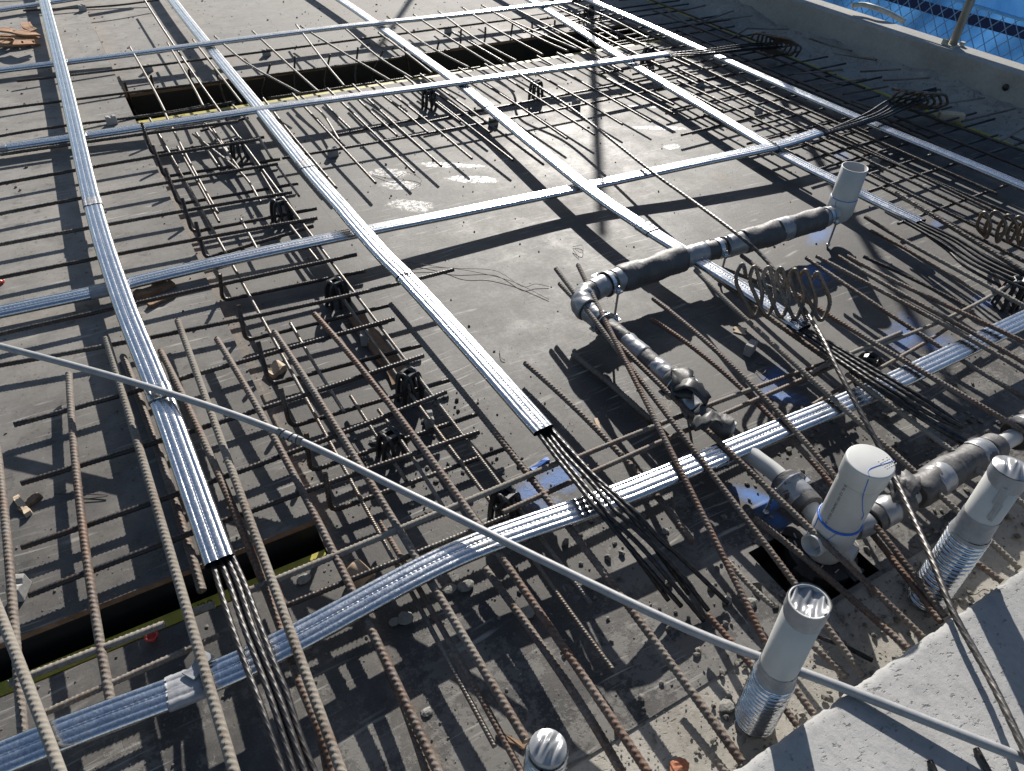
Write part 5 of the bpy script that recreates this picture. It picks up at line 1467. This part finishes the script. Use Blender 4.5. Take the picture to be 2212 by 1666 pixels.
rc = lathe('plastic_cup', [(.006, 0), (.010, .012), (.0155, .018), (.0155, .021), (.0125, .021), (.008, .012), (.0001, .010)], rd, M['red'], None, 24)
tag(rc, 'small red plastic cone cup on dark ground by the near recess', 'cup')
tn = T('bm', 118, 395, .03)
tc = lathe('end_cap', [(.0001, -.030), (.026, -.030), (.0275, -.026), (.0275, .030), (.0255, .030), (.0250, -.018), (.0001, -.019)], tn, M['tan'], None, 32, (.35, -.75, -.25)); tag(tc, 'tan plastic pipe end cap under a dark bar beside the wide duct', 'cap')
lump('bm', 195, 468, .011, 'timber', 'wood_chip', 'small orange wood chip beside the tan end cap', 'wood chip', .5)
lump('bm', 2185, 1650, .020, 'clay', 'clay_shard', 'orange clay shard at the bottom edge by the grey slab', 'shard', .5)
lump('ml', -5, 170, .018, 'red', 'red_scrap', 'red scrap of plastic at the left edge', 'scrap', .5, z=STEP_Z)


def chip(t_, u_, v_, lx, ly, th, rz, m, name, label, cat, z=.001):
    c = T(t_, u_, v_)
    zb_ = deck_z(c[0], c[1])
    if zb_: c = T(t_, u_, v_, zb_)
    z += zb_
    n = 10
    top, bot = [], []
    outline = []
    for k in np.linspace(-1, 1, n): outline.append((k * lx / 2, -ly / 2 * (1 + .12 * math.sin(k * 7)) + RNG.normal(0, ly * .04)))
    for k in np.linspace(1, -1, n): outline.append((k * lx / 2 + RNG.normal(0, lx * .015), ly / 2 * (1 + .15 * math.sin(k * 5)) + RNG.normal(0, ly * .05)))
    N = len(outline)
    R = lambda x, y, z_: (c[0] + x * math.cos(rz) - y * math.sin(rz), c[1] + x * math.sin(rz) + y * math.cos(rz), z_)
    vv = [R(x, y, z) for x, y in outline] + [R(x * .97, y * .95, z + th * (1 + .25 * math.sin(x * 90))) for x, y in outline]
    ff = [tuple(range(N))[::-1], tuple(range(N, 2 * N))] + [(i, (i + 1) % N, (i + 1) % N + N, i + N) for i in range(N)]
    o = mesh_obj(name, vv, ff, M[m], origin=c)
    return tag(o, label, cat)


chip('ml', 1010, 225, .14, .045, .018, .25, 'brown_wood', 'wood_scrap', 'broken brown wood scrap behind the leftmost long duct', 'wood scrap')
chip('ml', 1050, 290, .10, .022, .012, .35, 'brown_wood', 'wood_scrap', 'splintered lighter wood strip in front of the brown wood scrap', 'wood scrap')
chip('ml', 150, 1620, .085, .016, .012, 1.9, 'timber', 'wood_splinter', 'pale wood splinter on the deck in the left foreground', 'wood scrap')
chip('ml', 200, 1600, .06, .02, .01, .6, 'brown_wood', 'wood_splinter', 'brown bark scrap right of the pale splinter in the left foreground', 'wood scrap')
chip('ml', 1790, 745, .06, .045, .02, .4, 'timber', 'cardboard_scrap', 'folded tan cardboard scrap beneath a hooked bar', 'scrap')
chip('mr', 370, 480, .04, .045, .004, .7, 'timber', 'wood_scrap', 'tan wood flake left of the near coil', 'wood scrap')
chip('mm', 1660, 1085, .05, .012, .003, 1.2, 'timber', 'wood_flake', 'thin tan flake in the shade of the lagged pipe', 'wood scrap')
chip('mm', 1285, 1352, .07, .014, .008, .2, 'blue_paint', 'blue_scrap', 'dark blue plastic scrap beside the middle duct strands', 'scrap')
chip('bm', 1100, 1470, .07, .012, .006, 2.2, 'brown_wood', 'wood_splinter', 'dark wood splinter behind the foil covered stub', 'wood scrap')
chip('mm', 240, 590, .44, .065, .010, math.pi / 2 + .02, 'brown_wood', 'timber_batten', 'grey brown timber batten lying in the hooked row', 'batten')
c = T('tr', 1720, 800, 0)
b = MB(); b.box((c[0] - .025, c[1] - .07, .02), (c[0] + .025, c[1] + .07, .065), .9); o = b.build('timber_block', M['timber'], origin=c)
bv = o.modifiers.new('bevel', 'BEVEL'); bv.width = .004; tag(o, 'pale timber offcut wedged at the foot of the upstand by the near bundle', 'timber offcut')
chip('bl', 1380, 1150, .06, .03, .004, .6, 'tape_dull', 'tape_scrap', 'loose flap of grey tape hanging at the joint of the wide duct', 'tape', z=.12)

# rusty forged links heaped in the far left corner
def LK(x, y, z): return at((.12 * x) / 1.84448, (40 + .12 * y) / 1.84448, z + STEP_Z)
for i, (a, b_, c_, w, hz, lb) in enumerate((((570, 720), (900, 790), (1270, 815), .075, .10, 'grey perforated steel link on top of the rusty heap'), ((500, 850), (850, 905), (1290, 915), .055, .08, 'pale rusty perforated link leaning before the grey one'),
                                            ((-40, 640), (200, 670), (500, 735), .07, .11, 'rusty perforated link at the left edge of the heap'), ((840, 440), (930, 580), (1130, 690), .06, .06, 'small ladder like rusty link at the back of the heap'),
                                            ((-40, 860), (200, 860), (500, 880), .03, .07, 'narrow rusty bar link low in the heap'), ((-40, 950), (250, 950), (460, 1020), .05, .05, 'curved rusty link at the front of the heap'), ((-40, 1080), (500, 1100), (1300, 1080), .10, .02, 'dark rusty plate at the bottom of the heap'))):
    P = [LK(*a, hz), LK(*b_, hz + .004), LK(*c_, hz - .01)]
    p, s = resample(P, .012)
    t, sd_, u_ = frames(p, (0, 0, 1))
    mb = MB()
    for sg in (-1, 1): mb.sweep(p + sd_ * sg * w * .40, GW([(-w * .11, -.006), (w * .11, -.006), (w * .11, .006), (-w * .11, .006)]), up=(0, 0, 1))
    L = s[-1]
    for q in np.linspace(0, L, 5):
        k_ = int(np.argmin(np.abs(s - q))); lo_, hi_ = max(0, k_ - 2), min(len(p) - 1, k_ + 2)
        if hi_ - lo_ < 2: continue
        mb.sweep(p[lo_:hi_ + 1], GW([(-w * .4, -.005), (w * .4, -.005), (w * .4, .005), (-w * .4, .005)]), up=(0, 0, 1))
    o = mb.build('forged_link', M['forged'], origin=P[0]); tag(o, lb, 'steel link', 'heap of rusty forged links')

# scraps of tie wire
for i, (pp, lb) in enumerate(((['mm 400 30 .006', 'mm 640 65 .01', 'mm 800 85 .02', 'mm 950 115 .012', 'mm 1080 150 .01', 'mm 1180 190 .008', 'mm 1345 275 .004'], 'long thin wire lying loose right of the second long duct'),
                              (['mm 455 85 .006', 'mm 600 70 .01', 'mm 760 75 .014', 'mm 1000 90 .01', 'mm 1170 190 .008', 'mm 1260 175 .01', 'mm 1345 192 .004'], 'thin wire crossing the long loose wire'),
                              (['tm 200 1130 .004', 'tm 330 1160 .01', 'tm 430 1120 .02', 'tm 520 1170 .01', 'tm 450 1225 .004'], 'curled wire by the white splash in the middle'), (['tm 1500 1600 .004', 'tm 1560 1590 .01', 'tm 1560 1640 .01', 'tm 1500 1610 .01', 'tm 1540 1670 .004'], 'looped wire before the bright duct'),
                              (['ml 510 1575 .059', 'ml 700 1545 .061', 'ml 350 1535 .059'], 'bent wire on the deck at lower left'), (['mr 475 740 .004', 'mr 520 755 .012', 'mr 545 710 .01', 'mr 470 690 .004'], 'curled wire left of the near coil strands'),
                              (['br 1840 505 .004', 'br 1890 525 .008', 'br 1950 490 .012', 'br 1985 500 .004'], 'short bright wire near the right spiral sleeve'), (['mm 1025 610 .004', 'mm 1035 650 .006', 'mm 1060 670 .004'], 'tiny wire clip on the open deck'))):
    p, s = resample(pts(';'.join(pp)), .006); v, f = sweep(p, ring(.0012, 5))
    tag(mesh_obj('wire_scrap', v, f, M['tie'], smooth=True, origin=p[0]), lb, 'wire', 'scraps of tie wire')

# crumbs of stone and mortar that nobody could count
ico_v, ico_f = None, None
import bmesh
b = bmesh.new(); bmesh.ops.create_icosphere(b, subdivisions=1, radius=1.0)
ico_v = GW([q.co[:] for q in b.verts]); ico_f = GW([[x.index for x in fa.verts] for fa in b.faces]); b.free()
VV, FF = [], []
def inside(x, y): return any(h[0] - .01 < x < h[1] + .01 and h[2] - .01 < y < h[3] + .01 for h in holes)
zones = [(1400, (.2, 4.4), (.24, 1.0), (.0014, .0062)), (500, (.8, 2.4), (.24, 1.0), (.002, .011)), (120, (.5, 2.2), (.25, .95), (.006, .017)), (700, (-.6, 1.2), (.5, 1.6), (.0012, .005)), (600, (-.8, 4.4), (1.0, 3.2), (.0015, .006)), (750, (-.8, 4.4), (3.0, 6.8), (.003, .010)), (260, (.5, 1.7), (.24, .46), (.002, .009)), (160, (.1, .3), (.9, 4.3), (.0015, .005)), (130, (.35, .8), (1.15, 1.6), (.002, .009))]
for nz_, (x0, x1), (y0, y1), (r0, r1) in zones:
    for _ in range(nz_):
        x, y = RNG.uniform(x0, x1), RNG.uniform(y0, y1)
        if inside(x, y): continue
        r = r0 + (r1 - r0) * RNG.random() ** 3
        q = ico_v * (1 + RNG.normal(0, .16, (len(ico_v), 1))) * GW([1, RNG.uniform(.6, 1), RNG.uniform(.4, .8)]) * r
        a = RNG.uniform(0, 6.28); q = np.stack([q[:, 0] * math.cos(a) - q[:, 1] * math.sin(a), q[:, 0] * math.sin(a) + q[:, 1] * math.cos(a), q[:, 2]], 1)
        FF.append(ico_f + sum(map(len, VV[-1:])) * 0 + len(VV) * len(ico_v)); VV.append(q + GW([x, y, r * .35 + deck_z(x, y)]))
V = np.concatenate(VV); F = [tuple(map(int, t)) for t in np.concatenate(FF)]
o = mesh_obj('stone_crumbs', V, F, M['crumb'], origin=(0, 0, 0)); o['kind'] = 'stuff'
